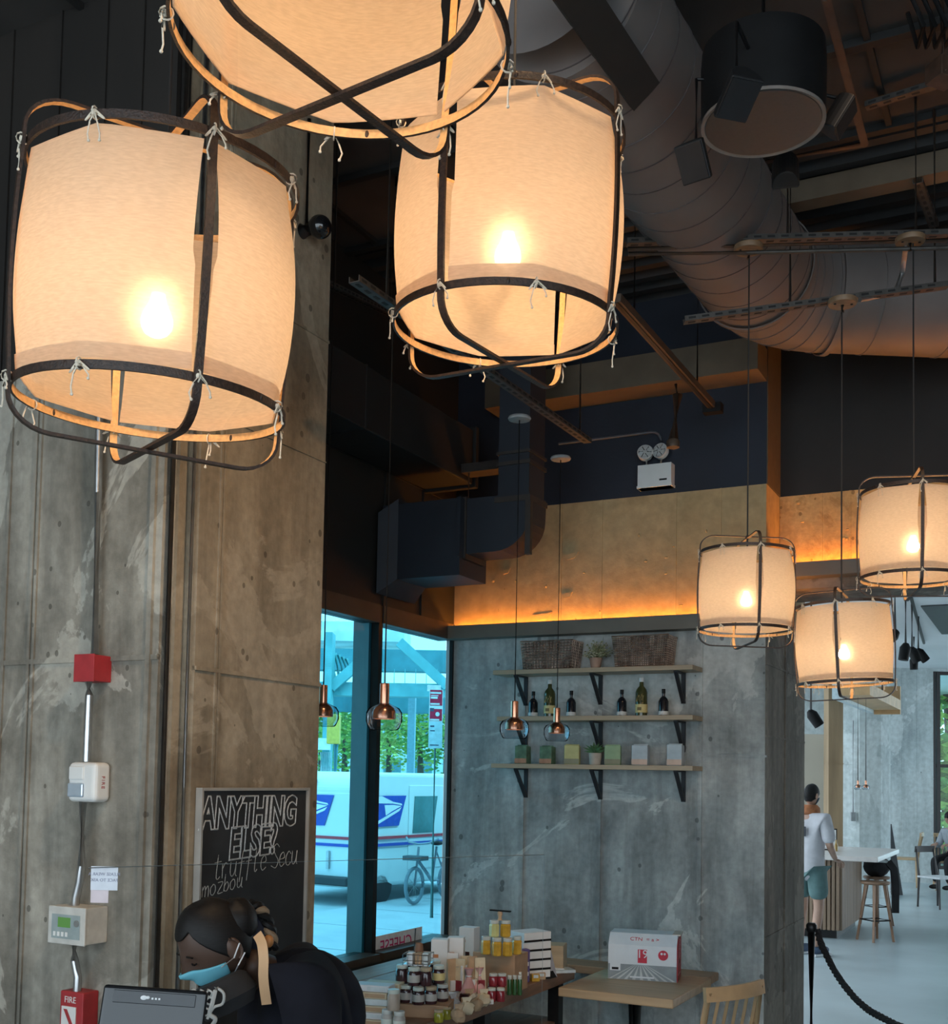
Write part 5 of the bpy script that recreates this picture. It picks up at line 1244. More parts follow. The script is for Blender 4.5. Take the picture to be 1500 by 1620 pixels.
# ================================================================ tables, box, chair
oak_tan = mat('table_oak', (.46, .33, .20), .45, var=.12, scale=6, stretch=(.4, 5, 4)); oak_br = mat('table_brown', (.36, .22, .13), .5, var=.15, scale=6, stretch=(.4, 5, 4))
def table(nm, lb, a0, a1, b0, b1, mt):
    t = thing('cafe_table', lb, 'table', room((a0+a1)/2, (b0+b1)/2, 0), -TH); w_, d_ = (a1-a0)/2, (b1-b0)/2
    m = MB(); m.box((-w_, -d_, .705), (w_, d_, .75)); m.build('table_top', mt, t, bevel=.006)
    m = MB(); m.cyl((0, 0, .02), (0, 0, .705), .03, n=16); m.build('pedestal', black_metal, t)
    m = MB(); m.box((-w_*.7, -.03, 0), (w_*.7, .03, .02)); m.box((-.03, -d_*.7, 0), (.03, d_*.7, .02)); m.build('base', black_metal, t); return t
table('t', 'light oak cafe table carrying the white and red carton', 1.125, 1.72, -.915, -.235, oak_tan)
table('t', 'browner cafe table pushed behind the display table to the wall', .78, 1.70, -.225, -.012, oak_br)
fl = rz_(962, 1548, .75); fr = rz_(1071, 1555, .75); ang = math.atan2(fr.y-fl.y, fr.x-fl.x); Wc = math.hypot(fr.x-fl.x, fr.y-fl.y)
t = thing('carton', 'white cardboard carton with red end and printed road standing on the oak table', 'carton', room(fl.x, fl.y, .751), -TH+ang)
Hc, Dc, ch = .235, .22, .06
wc = mat('carton_white', (.72, .76, .80), .5, var=.03); rc = mat('carton_red', (.42, .02, .03), .5, var=.1); gc = mat('carton_grey', (.27, .31, .33), .5, var=.12, scale=20)
m = MB(); m.prism([(0, 0, 0), (0, Dc, 0), (0, Dc, Hc), (0, ch, Hc), (0, 0, Hc-.055)], (Wc-.002, 0, 0)); m.build('box', wc, t)
m = MB(); m.prism([(Wc-.001, .002, 0), (Wc-.001, Dc, 0), (Wc-.001, Dc, Hc-.01), (Wc-.001, ch+.01, Hc-.02), (Wc-.001, .002, Hc-.06)], (.004, 0, 0)); m.build('end_panel', rc, t)
m = MB(); m.box((Wc-.03, ch, Hc-.004), (Wc+.012, Dc, Hc+.004)); m.build('flap', mat('carton_inside', (.6, .52, .45), .7), t)
m = MB(); hg = .085; m.box((.001, -.0015, .001), (Wc-.002, -.0005, hg-.005), 0); cx_ = Wc*.47
for i in range(11):
    u = -1.3+.26*i; x0 = cx_+u*Wc*.45; x1_ = x0+Wc*.045
    if x1_ < .004 or x0 > Wc-.006: continue
    m.prism([(max(.004, x0), -.0026, .002), (min(Wc-.004, x1_), -.0026, .002), (cx_+u*.03+.002, -.0026, hg-.006), (cx_+u*.03-.001, -.0026, hg-.006)], (0, .001, 0), 1)
m.box((Wc*.32, -.0032, .012), (Wc*.67, -.0022, .02), 2); m.build('road_print', [gc, mat('print_light', (.52, .56, .57), .5), wc], t)
m = MB(); m.box((.01, -.0030, .045), (.065, -.0018, .10), 0); m.box((.02, -.004, .05), (.055, -.003, .062), 1); m.build('shipping_label', [wc, black_plastic], t)
m = MB(); Mx = Matrix.Translation((Wc*.80, -.001, Hc-.055-.045)) @ Matrix.Rotation(PI/2, 4, 'X')
m.lathe([(0, 0), (.026, 0), (.026, .0012), (0, .0012)], 24, M=Mx); m.lathe([(0, .0012), (.006, .0012), (.006, .002), (0, .002)], 10, M=Matrix.Translation((-.008, -.0, .008)) @ Mx, mi=1); m.lathe([(0, .0012), (.006, .0012), (.006, .002), (0, .002)], 10, M=Matrix.Translation((.008, 0, .008)) @ Mx, mi=1)
m.box((Wc*.5-.024, -.0022, Hc-.145), (Wc*.5+.024, -.001, Hc-.075), 0); text_mb(m, '19', .06, axes((Wc*.5, -.0028, Hc-.10), (1, 0, 0), (0, 0, 1)), 1, .001)
Mt = axes((Wc*.52, ch*.5, Hc-.055/2+.001), (1, 0, 0), (0, ch, .055)); text_mb(m, 'CTN  = a >', .032, Mt, 0, .001)
m.build('printing', [mat('print_red', (.55, .02, .05), .5), wc], t)
m = MB(); Mr = axes((Wc+.0035, Dc*.55, Hc*.68), (0, .25, 1), (0, -1, 0)); text_mb(m, 'CTN', .05, Mr, 0, .001); m.box((Wc+.003, .03, .03), (Wc+.0042, .16, .036), 0); m.ball((Wc+.003, Dc*.5, Hc*.40), (.002, .009, .012), 10, 6, mi=1); m.build('end_printing', [mat('print_pink', (.7, .35, .35), .5), black_plastic], t)
pc = at(1090, 1590, 5.15)
chair('light wood spindle back chair drawn up to the oak table', (pc.x+.02, pc.y+.16, 0), R(38), mat('chair_oak', (.50, .33, .18), .42, var=.12, scale=9), MATS['chair_oak'], 1, s=1.04)

# ================================================================ display table by the window
TZ = .80; dt_w = mat('rustic_wood', (.21, .115, .07), .5, var=.25, scale=7, stretch=(4, .5, 4), bump=.2)
ta0, ta1, tb0, tb1 = .16, 1.09, -2.55, -.60
t = thing('display_table', 'rustic wooden display table with black legs along the window sill', 'table', room(0, 0, 0), -TH); DT = t
m = MB(); 
for i in range(5): w_ = (ta1-ta0)/5; m.box((ta0+w_*i+.002, tb0, TZ-.06), (ta0+w_*(i+1)-.002, tb1, TZ))
m.build('table_top', dt_w, t, bevel=.004)
m = MB(); m.box((ta0+.05, tb0+.05, .50), (ta1-.05, tb1-.05, .54)); m.build('lower_shelf', dt_w, t)
for a in (ta0+.06, ta1-.06):
    for b in (tb0+.08, tb1-.12, (tb0+tb1)/2): m = MB(); m.box((a-.03, b-.03, 0), (a+.03, b+.03, TZ-.06)); m.build('leg', black_metal, t)
def tp(px, py, z=TZ):
    q = rz_(px, py, z); return q.x, q.y
def base_px(px, py, z): return atz(px, py, z)
gl_honey = mat('honey', (.50, .30, .04), .12, var=.2, scale=30, spec=.7); gl_pale = mat('honey_pale', (.50, .50, .22), .15, spec=.7); gl_jam = mat('dark_jam', (.045, .018, .022), .15, spec=.7, var=.4, scale=25); gl_red = mat('red_jam', (.22, .02, .03), .15, spec=.7)
lidw = mat('lid_pale', (.60, .66, .60), .45); lidk = mat('lid_tan', (.45, .36, .24), .5); lidg = mat('lid_glass', (.55, .58, .55), .2); pot_g = mat('pot_grey', (.42, .40, .37), .4); kraft = mat('kraft', (.42, .29, .18), .8, var=.15, scale=20)
wht = mat('carton_plain', (.68, .70, .72), .6, var=.03); cream = mat('cracker_box', (.55, .47, .33), .6, var=.15, scale=20); paleb = mat('paper_pale', (.55, .62, .64), .6); olive = mat('olive_oil', (.34, .32, .03), .12, spec=.7, var=.3, scale=40)
def jar(P, rr_, h, body, lid, lb, grp, labcol=None, kind='jar', octa=False):
    t = thing('glass_jar', lb, 'jar', P, random.uniform(0, .5), group=grp)
    n = 8 if octa else 20
    m = MB(); m.lathe([(0, 0), (rr_*.92, 0), (rr_, h*.06), (rr_, h*.68), (rr_*.82, h*.80), (rr_*.80, h*.82), (0, h*.82)], n, sm=not octa); m.build('glass_body', body, t)
    m = MB(); m.lathe([(rr_*.88, h*.80), (rr_*.9, h*.81), (rr_*.9, h*.98), (rr_*.84, h), (0, h)], 20); m.build('lid', lid, t)
    if labcol:
        m = MB(); m.lathe([(rr_*1.005, h*.18), (rr_*1.012, h*.19), (rr_*1.012, h*.58), (rr_*1.005, h*.59)], n, sm=not octa); m.build('label', labcol, t)
    return t
def solid(nm, lb, cat, P, rz, size, mt, grp=None, parts=(), bevel=.003):
    t = thing(nm, lb, cat, P, rz, group=grp); w_, d_, h_ = size
    m = MB(); m.box((-w_/2, -d_/2, 0), (w_/2, d_/2, h_)); m.build('box', mt, t, bevel=bevel)
    for pn, (x0, x1, z0, z1), pm in parts:
        m = MB(); m.box((x0*w_, -d_/2-.0012, z0*h_), (x1*w_, -d_/2-.0002, z1*h_)); m.build(pn, pm, t)
    return t
def up(p, z): return V((p.x, p.y, z))
# honey tower on a riser
c = at(792, 1505, 5.45); RZ1 = c.z
rsr = solid('display_crate', 'wooden riser crate under the honey jars', 'crate', up(c, TZ), -TH, (.22, .15, RZ1-TZ-.001), oak_br)
hj = [(769, 1498, 5.36), (786, 1500, 5.32), (803, 1500, 5.32), (818, 1496, 5.38)]
for i, (px, py, Y) in enumerate(hj): p = at(px, py, Y); jar(up(p, RZ1), .024, .082, gl_honey, lidg, ('golden honey jar at the window end of the lower honey row', 'golden honey jar second in the lower honey row', 'golden honey jar third in the lower honey row', 'golden honey jar at the shelf end of the lower honey row')[i], 'honey jars', octa=True)
for i, (px, py, Y) in enumerate(((782, 1474, 5.36), (800, 1474, 5.36))): p = at(px, py, Y); jar(up(p, RZ1+.0825), .025, .075, gl_pale if i == 0 else gl_honey, lidg, ('pale honey jar on top of the honey row', 'golden honey jar on top of the honey row')[i], 'honey jars', octa=True)
p = at(791, 1452, 5.36); t = thing('sign_clip', 'wooden clip with a black bar standing on the top honey jars', 'clip', up(p, RZ1+.1580), -TH)
m = MB(); m.lathe([(0, 0), (.012, 0), (.008, .012), (.013, .03), (.010, .04), (0, .042)], 12); m.build('clip', kraft, t)
m = MB(); m.box((-.052, -.006, .040), (.055, .006, .047)); m.build('bar', black_plastic, t)
# jam jars, two tiers
gj = 'dark jam jars in tiers'
jl = [(642, 1572, 4.80), (662, 1574, 4.76), (682, 1574, 4.78), (700, 1570, 4.84)]
c = at(672, 1570, 4.86); RJ = .855
solid('display_crate', 'low wooden riser crate under the dark jam jars', 'crate', up(c, TZ), -.15, (.24, .22, RJ-TZ-.001), oak_br)
lbs = ['window end', 'second', 'third', 'carton end']
for i, (px, py, Y) in enumerate(jl): q = at(px, 1572, Y); jar(up(q, RJ), .026, .070, gl_jam, (lidw, lidw, lidk, lidg)[i], 'dark jam jar in the lower jam row, %s' % ('at its window end', 'second from the window', 'third from the window', 'beside the white cartons')[i], gj, pot_g)
for i, (px, Y) in enumerate(((636, 4.86), (655, 4.80), (674, 4.80), (694, 4.86))): q = at(px, 1545, Y); jar(up(q, RJ+.0705), .027, .074, gl_jam, (lidw, lidw, lidk, lidw)[i], 'dark jam jar in the upper jam row, %s' % ('at its window end', 'second from the window', 'third from the window', 'beside the white cartons')[i], gj, (None, pot_g, None, lby)[i])
for i, (px, Y) in enumerate(((646, 4.97), (667, 4.95), (688, 4.98))): q = at(px, 1540, Y); jar(up(q, RJ+.0705), .027, .074, gl_jam, lidw, 'dark jam jar in the back of the upper jam row, %s' % ('by the sill', 'under the tray', 'by the tall cartons')[i], gj)
for i, (px, Y) in enumerate(((646, 4.97), (667, 4.95), (688, 4.98))): q = at(px, 1540, Y); jar(up(q, RJ), .026, .070, gl_jam, lidw, 'dark jam jar hidden low behind the jam row, %s' % ('by the sill', 'under the tray', 'by the tall cartons')[i], gj)
# tray with scoop
q = at(662, 1508, 4.88); zt2 = RJ+.0705+.0745
t = thing('wire_tray', 'small metal tray with packets resting on the jam jars', 'tray', up(q, zt2), -.2)
m = MB(); m.box((-.055, -.05, 0), (.055, .05, .004)); 
for z in (.02, .045): m.tube([(-.055, -.05, z), (.055, -.05, z), (.055, .05, z), (-.055, .05, z)], .0022, 5, closed=True)
for i in range(6): 
    for s in (-1, 1): m.cyl((-.055+.022*i, s*.05, 0), (-.055+.022*i, s*.05, .045), .0018, n=4)
m.build('tray_body', galv, t)
for i, (x, mm, lb) in enumerate(((-.03, wht, 'white packet standing in the metal tray'), (.005, kraft, 'kraft packet standing in the metal tray'), (.035, paleb, 'pale packet standing in the metal tray'))):
    solid('packet', lb, 'packet', up(q, zt2+.0045)+V((x, -.01, 0)), -.2, (.028, .05, .045), mm, 'packets in the tray')
p = up(q, zt2+.0045)+V((.0, .036, 0)); t = thing('wooden_scoop', 'brown wooden scoop cup with a long stick above the tray', 'scoop', p, 0)
m = MB(); m.lathe([(0, 0), (.012, 0), (.020, .05), (.016, .078), (.010, .072), (.0, .05)], 14); m.build('cup', mat('scoop_brown', (.22, .11, .06), .5), t)
m = MB(); m.tube([(-.022, 0, .0), (-.016, 0, .14)], .0032, 6); m.build('stick', mat('stick_grey', (.10, .10, .10), .5), t)
# cartons
for px, yt, Y, w_, lb, rz in ((697, 1485, 5.25, .085, 'tall white carton with orange marks beside the jam jars', -.1), (722, 1482, 5.32, .085, 'tall white carton nearer the pink bags', -.1), (743, 1466, 5.85, .095, 'white carton standing against the wall corner by the window jamb', -.45)):
    b0 = at(px, yt, Y); h_ = b0.z-TZ
    solid('tall_carton', lb, 'carton', up(b0, TZ), rz, (w_*.9, .07, h_), wht, 'tall white cartons', (('label', (-.38, -.05, .68, .74), mat('orange_mark', (.5, .2, .08), .6)), ('picture', (-.05, .22, .25, .48), gl_jam)))
# striped stack
p = at(838, 1500, 5.75); z0 = TZ
for i in range(5):
    solid('flat_box', 'flat white box with dark edge, %s in the stack behind the honey' % ('bottom', 'second from the bottom', 'middle', 'second from the top', 'top')[i], 'box', up(p, z0), .45+.04*i, (.17, .13, .046), wht, 'flat boxes stacked behind the honey', (('dark_edge', (-.5, .5, .0, .22), black_plastic),)); z0 += .0465
p = at(826, 1500, 5.62); 
solid('flat_box', 'purple fronted box leaning by the honey jars', 'box', up(p, TZ), .4, (.07, .04, .16), mat('purple_box', (.10, .07, .20), .5), None, (('stripe', (-.4, .4, .5, .62), wht), ('stripe', (-.4, .4, .2, .32), wht)))
p = at(879, 1527, 6.02); t = solid('wooden_box', 'open tan wooden box at the wall end of the display table', 'box', up(p, TZ), -TH+.25, (.10, .14, .13), oak_tan); 
p = base_px(857, 1546, TZ); t = thing('tent_sign', 'black triangular tent sign at the table end', 'sign', up(p, TZ), .35)
m = MB(); m.prism([(-.05, -.045, 0), (.03, -.045, 0), (.075, -.02, .0), (-.01, -.02, .13), (-.06, -.045, .13)], (0, .006, 0)); m.build('front_panel', black_plastic, t)
m = MB(); m.prism([(.034, -.038, 0), (.08, -.012, 0), (.05, .0, .132), (-.05, -.038, .132)], (0, .004, 0)); m.build('back_panel', mat('sign_grey', (.33, .33, .37), .5), t)
p = base_px(888, 1537, TZ); t = thing('paper_stack', 'stack of pale leaflets at the far corner of the display table', 'leaflets', up(p, TZ), .3); m = MB(); m.box((-.06, -.05, 0), (.06, .05, .014)); m.build('stack', paleb, t); m = MB(); m.box((-.045, -.02, .014), (.01, .02, .018)); m.build('top_sheet', wht, t)
for i, (px, py) in enumerate(((846, 1552), (856, 1549), (833, 1548))): p = base_px(px, py, TZ); solid('small_box', 'little %s box by the tent sign' % ('caramel', 'brown kraft', 'blue topped')[i], 'box', up(p, TZ), .3-.2*i, (.042, .035, (.036, .034, .065)[i]), (gl_honey, kraft, kraft)[i], 'little boxes by the tent sign', (('label', (-.3, .3, .5, .9), paleb),))
for i in range(6):
    px, py = 806+(i % 3)*8, 1574-(i//3)*6; p = base_px(px, py, TZ); jar(up(p, TZ), .011, .09, mat('green_bottle', (.03, .10, .03), .15, spec=.7), lidg, 'slim green bottle, %s by the table edge' % ('first of the front three', 'middle of the front three', 'last of the front three', 'first of the back three', 'middle of the back three', 'last of the back three')[i], 'slim green bottles')
for i in range(4):
    px, py = 778+(i % 2)*14, 1584-(i//2)*8; p = base_px(px, py, TZ); jar(up(p, TZ), .020, .06, gl_red, lidw, 'dark red jar, %s next to the pink bags' % ('front one', 'front one beside the green bottles', 'back one', 'back one beside the green bottles')[i], 'dark red jars'); 
for i in range(2): 
    px, py = 780+i*14, 1581; p = base_px(px, py, TZ); jar(up(p, TZ+.0605), .021, .055, gl_red, lidg, 'dark red jar stacked on the red jars, %s' % ('pink bag side', 'bottle side')[i], 'dark red jars')
# pink tulle bags
tul = mat('pink_tulle', (.60, .33, .33), .7, var=.2, scale=15); tul2 = mat('grey_tulle', (.38, .40, .44), .7, var=.2, scale=15)
for i, (px, py, mm, lb) in enumerate(((726, 1582, tul2, 'grey gift bag tied at the neck beside the cartons'), (741, 1586, tul, 'pink gift bag tied at the neck beside the grey one'), (757, 1584, tul, 'pink gift bag tied at the neck next to the red jars'), (749, 1575, tul, 'pink gift bag tied at the neck behind the other pink ones'))):
    p = base_px(px, py, TZ); t = thing('gift_bag', lb, 'bag', up(p, TZ), i*.7, group='tulle gift bags')
    k = random.Random(i)
    m = MB(); m.lathe([(0, 0), (.036, 0), (.040, .02), (.026, .07), (.008, .115), (.018, .145), (.022, .15)], 14); m.v = [V((v.x*(1+.12*k.random()), v.y*(1+.12*k.random()), v.z)) for v in m.v]; m.build('bag_body', mm, t)
    m = MB(); m.tube(arc((0, 0, .116), .011, 0, 2*PI, 10, V((1, 0, 0)), V((0, 1, 0)))[:-1], .003, 5, closed=True); m.tube([(.01, 0, .116), (.04, -.01, .10), (.05, -.02, .07)], .002, 4); m.build('ribbon', wht, t)
for i in range(9):
    px, py, Y = 716+(i % 5)*11, 1535-(i//5)*7, 5.12+.09*(i//5); p = at(px, py, Y); k = random.Random(20+i)
    t = thing('small_packet', 'tan packet leaning behind the gift bags, %s' % ('first from the cartons', 'second from the cartons', 'third from the cartons', 'fourth from the cartons', 'fifth from the cartons', 'first in the back row', 'second in the back row', 'third in the back row', 'fourth in the back row')[i], 'packet', up(p, TZ), k.uniform(-.8, .8), group='tan packets behind the gift bags')
    m = MB(); h_ = k.uniform(.15, .20); m.hexa([(-.026, -.014, 0), (.026, -.014, 0), (.026, .014, 0), (-.026, .014, 0), (-.024, .006, h_), (.024, .006, h_), (.024, .012, h_), (-.024, .012, h_)]); m.build('bag_body', (kraft, cream, wht)[i % 3], t); m = MB(); m.box((-.018, -.0145, h_*.25), (.018, -.008, h_*.5)); m.build('label', (wht, gl_red, kraft)[i % 3], t)
# cracker boxes
k = 0; rws = [(588, 1618, 4.62), (606, 1600, 4.82)]
names = ['bottom', 'second from the bottom', 'third from the bottom', 'fourth from the bottom', 'fifth from the bottom', 'top']
for j, (px, py, Y) in enumerate(rws):
    p = at(px, py, Y); z0 = TZ
    for i in range(6 if j == 0 else 5):
        hh = .026; solid('cracker_box', 'long flat cracker box, %s in the %s pile by the sill' % (names[i], ('first', 'second')[j]), 'box', up(p, z0)+V((random.uniform(-.008, .008), random.uniform(-.006, .006), 0)), -.25+random.uniform(-.07, .07), (.155, .075, hh), (cream, wht, cream, paleb, cream, wht)[i], 'cracker boxes in piles', (('label', (-.1, .45, .2, .8), (kraft, paleb)[i % 2]),)); z0 += hh+.0008
for i, (px, Y) in enumerate(((613, 4.50), (632, 4.47))): p = at(px, 1596, Y); jar(up(p, TZ), .024, .085, pot_g, lidg, 'grey ceramic pot with clip lid, %s of the pair below' % ('one nearer the crackers', 'one nearer the tent card')[i], 'grey clip lid pots', lidw)
p = at(623, 1570, 4.485); jar(up(p, TZ+.0855), .025, .08, mat('pot_tan', (.40, .33, .27), .4), lidw, 'tan ceramic pot stacked on the two grey pots', 'grey clip lid pots')
p = base_px(662, 1606, TZ); t = thing('tent_card', 'white folded tent card standing before the jam jars', 'card', up(p, TZ), -.15)
m = MB(); m.prism([(-.055, -.03, .10), (.03, -.03, .085), (.05, -.03, 0), (-.01, -.03, 0)], (0, .003, 0)); m.build('front_leaf', mat('card_blue', (.50, .54, .60), .6), t); m = MB(); m.prism([(-.055, -.026, .10), (.03, -.026, .085), (.055, .04, 0), (-.03, .04, 0)], (0, .003, 0)); m.build('back_leaf', wht, t)
for i, (px, py) in enumerate(((694, 1617), (707, 1612), (700, 1604))): p = base_px(px, py, TZ); jar(up(p, TZ), .020, .05, olive, lidw if i == 2 else lidk, 'olive green jar, %s before the kraft bags' % ('first from the tent card', 'second from the tent card', 'back one')[i], 'olive jars')
for i, (px, py) in enumerate(((725, 1618), (738, 1606), (718, 1600), (752, 1600), (742, 1592), (765, 1592), (756, 1582))):
    p = base_px(px, py, TZ); kk = random.Random(60+i); t = thing('kraft_bag', 'crumpled kraft bag, %s near the table corner' % ('nearest the edge of the frame', 'beside the slanted price board', 'beside the olive jars', 'under the price board', 'behind the price board', 'by the table edge', 'farthest back')[i], 'bag', up(p, TZ), kk.uniform(-1, 1), group='kraft bags at the table corner')
    m = MB(); m.ball((0, 0, .028), (.032, .024, .028), 12, 8, fn=lambda q: q*(1+.18*kk.uniform(-1, 1))); m.v = [V((v.x, v.y, max(0, v.z))) for v in m.v]; m.build('bag_body', (kraft, cream, tul2, kraft)[i % 4], t); m = MB(); m.prism([(-.012, 0, .048), (.012, 0, .048), (.022, .004, .075), (-.02, .004, .072)], (0, .006, 0)); m.build('fold', (kraft, cream, tul2, kraft)[i % 4], t)
for i, (px, py, sz, mm, lb) in enumerate(((676, 1600, (.05, .04, .035), kraft, 'little kraft box behind the tent card'), (690, 1590, (.045, .04, .05), cream, 'little cream box between the jam crate and the olive jars'), (772, 1588, (.05, .03, .02), wht, 'flat white packet under the dark red jars'), (735, 1594, (.04, .03, .06), gl_jam, 'small dark box among the kraft bags'), (712, 1590, (.045, .035, .055), wht, 'small white box behind the olive jars'), (815, 1568, (.05, .03, .016), tul2, 'flat grey packet before the slim green bottles'))):
    p = base_px(px, py, TZ); solid('small_box', lb, 'box', up(p, TZ), .5-.25*i, sz, mm, None, (('label', (-.3, .3, .3, .75), (paleb, kraft)[i % 2]),))
p = base_px(756, 1604, TZ); t = thing('price_board', 'slanted tan price board with a thin stick at the table corner', 'price sign', up(p, TZ), -.5)
m = MB(); m.hexa([(-.075, -.02, .02), (.0, -.02, .075), (.0, .0, .075), (-.075, .0, .02), (-.085, -.02, .032), (-.008, -.02, .09), (-.008, .0, .09), (-.085, .0, .032)]); m.build('board', mat('price_tan', (.55, .42, .30), .6), t); m = MB(); m.box((-.078, -.016, 0), (-.066, -.004, .028)); m.build('foot', kraft, t)
m = MB(); m.tube([(.0, -.01, .085), (.006, -.01, .20)], .0022, 5); m.build('stick', kraft, t)
# ================================================================ service counter, glass guard, tablet and cashier
CZ = .98
t = thing('service_counter', 'service counter under the clear guard before the cashier', 'counter', (0, 0, 0), 0)
m = MB(); m.box((-1.6, 1.75, CZ-.04), (.42, 2.52, CZ)); m.build('counter_top', mat('counter_stone', (.30, .28, .27), .3), t, bevel=.005)
m = MB(); m.box((-1.55, 1.85, 0), (.38, 2.40, CZ-.04)); m.build('body', mat('counter_wood', (.22, .15, .10), .5), t)
G0 = at(140, 1373, 2.30); G1 = at(861, 1352, 2.36)
t = thing('acrylic_guard', 'clear acrylic sneeze guard standing on the service counter', 'guard', (0, 0, 0))
gm = thin_glass('clear_acrylic', (.955, .965, .97), .0); em = mat('acrylic_edge', (.38, .46, .50), .25, spec=.6)
m = MB(); m.add([(G0.x, G0.y, CZ+.004), (G1.x, G1.y, CZ+.004), tuple(G1), tuple(G0)], [(0, 1, 2, 3)]); m.build('pane', gm, t)
m = MB(); m.tube([G0, G1], .0012, 6); m.tube([G1, V((G1.x, G1.y, CZ))], .0005, 6); m.build('edge', em, t)
m = MB()
for f in (.1, .9): q = G0+(G1-G0)*f; m.box((q.x-.03, q.y-.04, CZ), (q.x+.03, q.y+.04, CZ+.02))
m.build('foot', black_metal, t)
for (x0, y0, x1, y1, lb, mm, tx) in ((143, 1371, 187, 1408, 'white paper notice with mirrored lines taped behind the guard', mat('notice_white', (.66, .66, .70), .7), ('FACE TO ASK', 'PLEASE WEAR A')), (143, 1400, 172, 1428, 'pinkish paper slip below the white notice behind the guard', mat('notice_pink', (.66, .54, .55), .7), None)):
    a = at(x0, y1, 2.312 if tx else 2.316); b = at(x1, y0, 2.312 if tx else 2.316); m = MB(); m.box((a.x, a.y, a.z), (b.x, a.y+.0012, b.z))
    t = thing('paper_notice', lb, 'notice', (0, 0, 0)); m.build('sheet', mm, t)
    if tx:
        m = MB()
        for i, s in enumerate(tx): text_mb(m, s, .009, axes(((a.x+b.x)/2, a.y-.0006, a.z+(.42+.25*i)*(b.z-a.z)), (1, 0, 0), (0, 0, 1)), depth=.0004, flip=True)
        m.build('lettering', mat('faded_ink', (.28, .28, .36), .7), t)
# tablet
ta = at(240, 1618, 2.42); 
t = thing('pos_tablet', 'dark point of sale tablet seen from behind on the counter', 'tablet', (ta.x, ta.y, CZ), R(8))
M = Matrix.Translation((0, 0, ta.z-CZ)) @ Matrix.Rotation(R(-14), 4, 'X') @ Matrix.Rotation(R(4.5), 4, 'Y')
m = MB(); m.box((-.108, -.008, -.10), (.108, .008, .072), M=M); m.build('shell', mat('tablet_black', (.012, .013, .015), .22, coat=.3), t, bevel=.010, seg=3)
m = MB(); m.box((-.085, -.0095, .036), (.085, -.007, .062), M=M); m.build('back_panel', mat('tablet_gloss', (.02, .022, .026), .12), t, bevel=.002)
m = MB(); m.ball(M @ V((-.022, -.0102, .049)), (.007, .001, .005), 10, 6); m.ball(M @ V((-.014, -.0103, .050)), (.0045, .001, .0035), 8, 6)
for i in range(3): m.box((-.006+i*.007, -.0102, .0465), (-.002+i*.007, -.0095, .0505), M=M)
m.build('logo', mat('logo_white', (.8, .8, .8), .5), t)
m = MB(); m.tube([M @ V((0, .01, -.02)), V((0, .09, -.25+ta.z-CZ+.1)), V((0, .05, .01))], .018, 10); m.cyl((0, .04, 0), (0, .04, .012), .08, n=24); m.build('stand', black_metal, t)

# ---- people
skin_d = mat('skin_brown', (.085, .045, .030), .5, var=.1, scale=8); hair_k = mat('hair_black', (.008, .007, .007), .55, var=.4, scale=60, stretch=(1, 1, 6), spec=.3)
sweater = mat('dark_navy_cloth', (.010, .011, .017), .9, var=.3, scale=12, spec=.2); mask_m = mat('mask_blue', (.16, .50, .62), .75, var=.06, scale=10)
strap_m = mat('tan_strap', (.60, .36, .19), .6, var=.08, scale=10)
def headfn(q):
    # unit sphere -> head; x across, y forwards, z up
    x, y, z = q.x, q.y, q.z
    w_ = 1.0; 
    if z < 0: w_ = 1-.30*(-z)**1.3
    f = 1.0
    yy = y
    if y > 0: yy = y*(.97+.06*max(0, -z))
    if y < 0: yy = y*(1.05 if z > -.2 else 1.05+.55*(z+.2))
    if y > .55:                                              # brow, nose, lips, chin
        nx = math.exp(-(x/.16)**2)
        yy += .20*nx*math.exp(-((z+.17)/.15)**2) + .10*nx*math.exp(-((z+.02)/.2)**2)
        yy += .05*math.exp(-((z-.14)/.08)**2)*math.exp(-(x/.5)**2) - .07*math.exp(-((z-.02)/.10)**2)*math.exp(-((abs(x)-.36)/.16)**2)
        yy += .06*math.exp(-(x/.28)**2)*math.exp(-((z+.50)/.07)**2) + .05*math.exp(-(x/.25)**2)*math.exp(-((z+.82)/.14)**2)
    return V((x*w_, yy, z))
def head_mb(mb, M, s=1.0):
    mb.ball((0, 0, 0), (.073*s, .090*s, .112*s), 40, 32, M=M, fn=headfn)
    for sx in (-1, 1):                                       # ears
        mb.ball((sx*.073*s, -.008*s, -.012*s), (.010*s, .020*s, .031*s), 10, 8, M=M); mb.tube([M @ (V((sx*.078, -.008-.017*math.sin(a), -.012+.028*math.cos(a)))*s) for a in [PI*i/8 for i in range(9)]], .0045*s, 6)
    return mb
def patch(M, sc, az0, az1, zt, zb, n=32, mz=12):
    # smooth patch of the head surface: azimuth measured from straight ahead
    mb = MB()
    for i in range(mz+1):
        for j in range(n+1):
            az = az0+(az1-az0)*j/n; z = zt(az)+(zb(az)-zt(az))*i/mz; r = math.sqrt(max(0, 1-z*z))
            q = headfn(V((r*math.sin(az), r*math.cos(az), z))); mb.v.append(M @ V((q.x*.073*sc, q.y*.090*sc, q.z*.112*sc)))
    for i in range(mz):
        for j in range(n):
            q = i*(n+1)+j; mb.f.append((q, q+1, q+n+2, q+n+1)); mb.m.append(0); mb.s.append(True)
    return mb
def hair_patch(M, sc):
    def zb(az):
        a = abs(az)
        return .62-.10*math.cos(3*a) if a < .75 else (.55-1.05*(a-.75) if a < 1.5 else max(-.62, -.24-.45*(a-1.5)))
    return patch(M, sc, -PI, PI, lambda a: .999, zb, 48, 14)
def mask_patch(M, sc):
    return patch(M, sc, -1.32, 1.32, lambda a: -.10-.16*(abs(a)/1.32)**1.5, lambda a: -.97+.45*(abs(a)/1.32)**2, 28, 12)
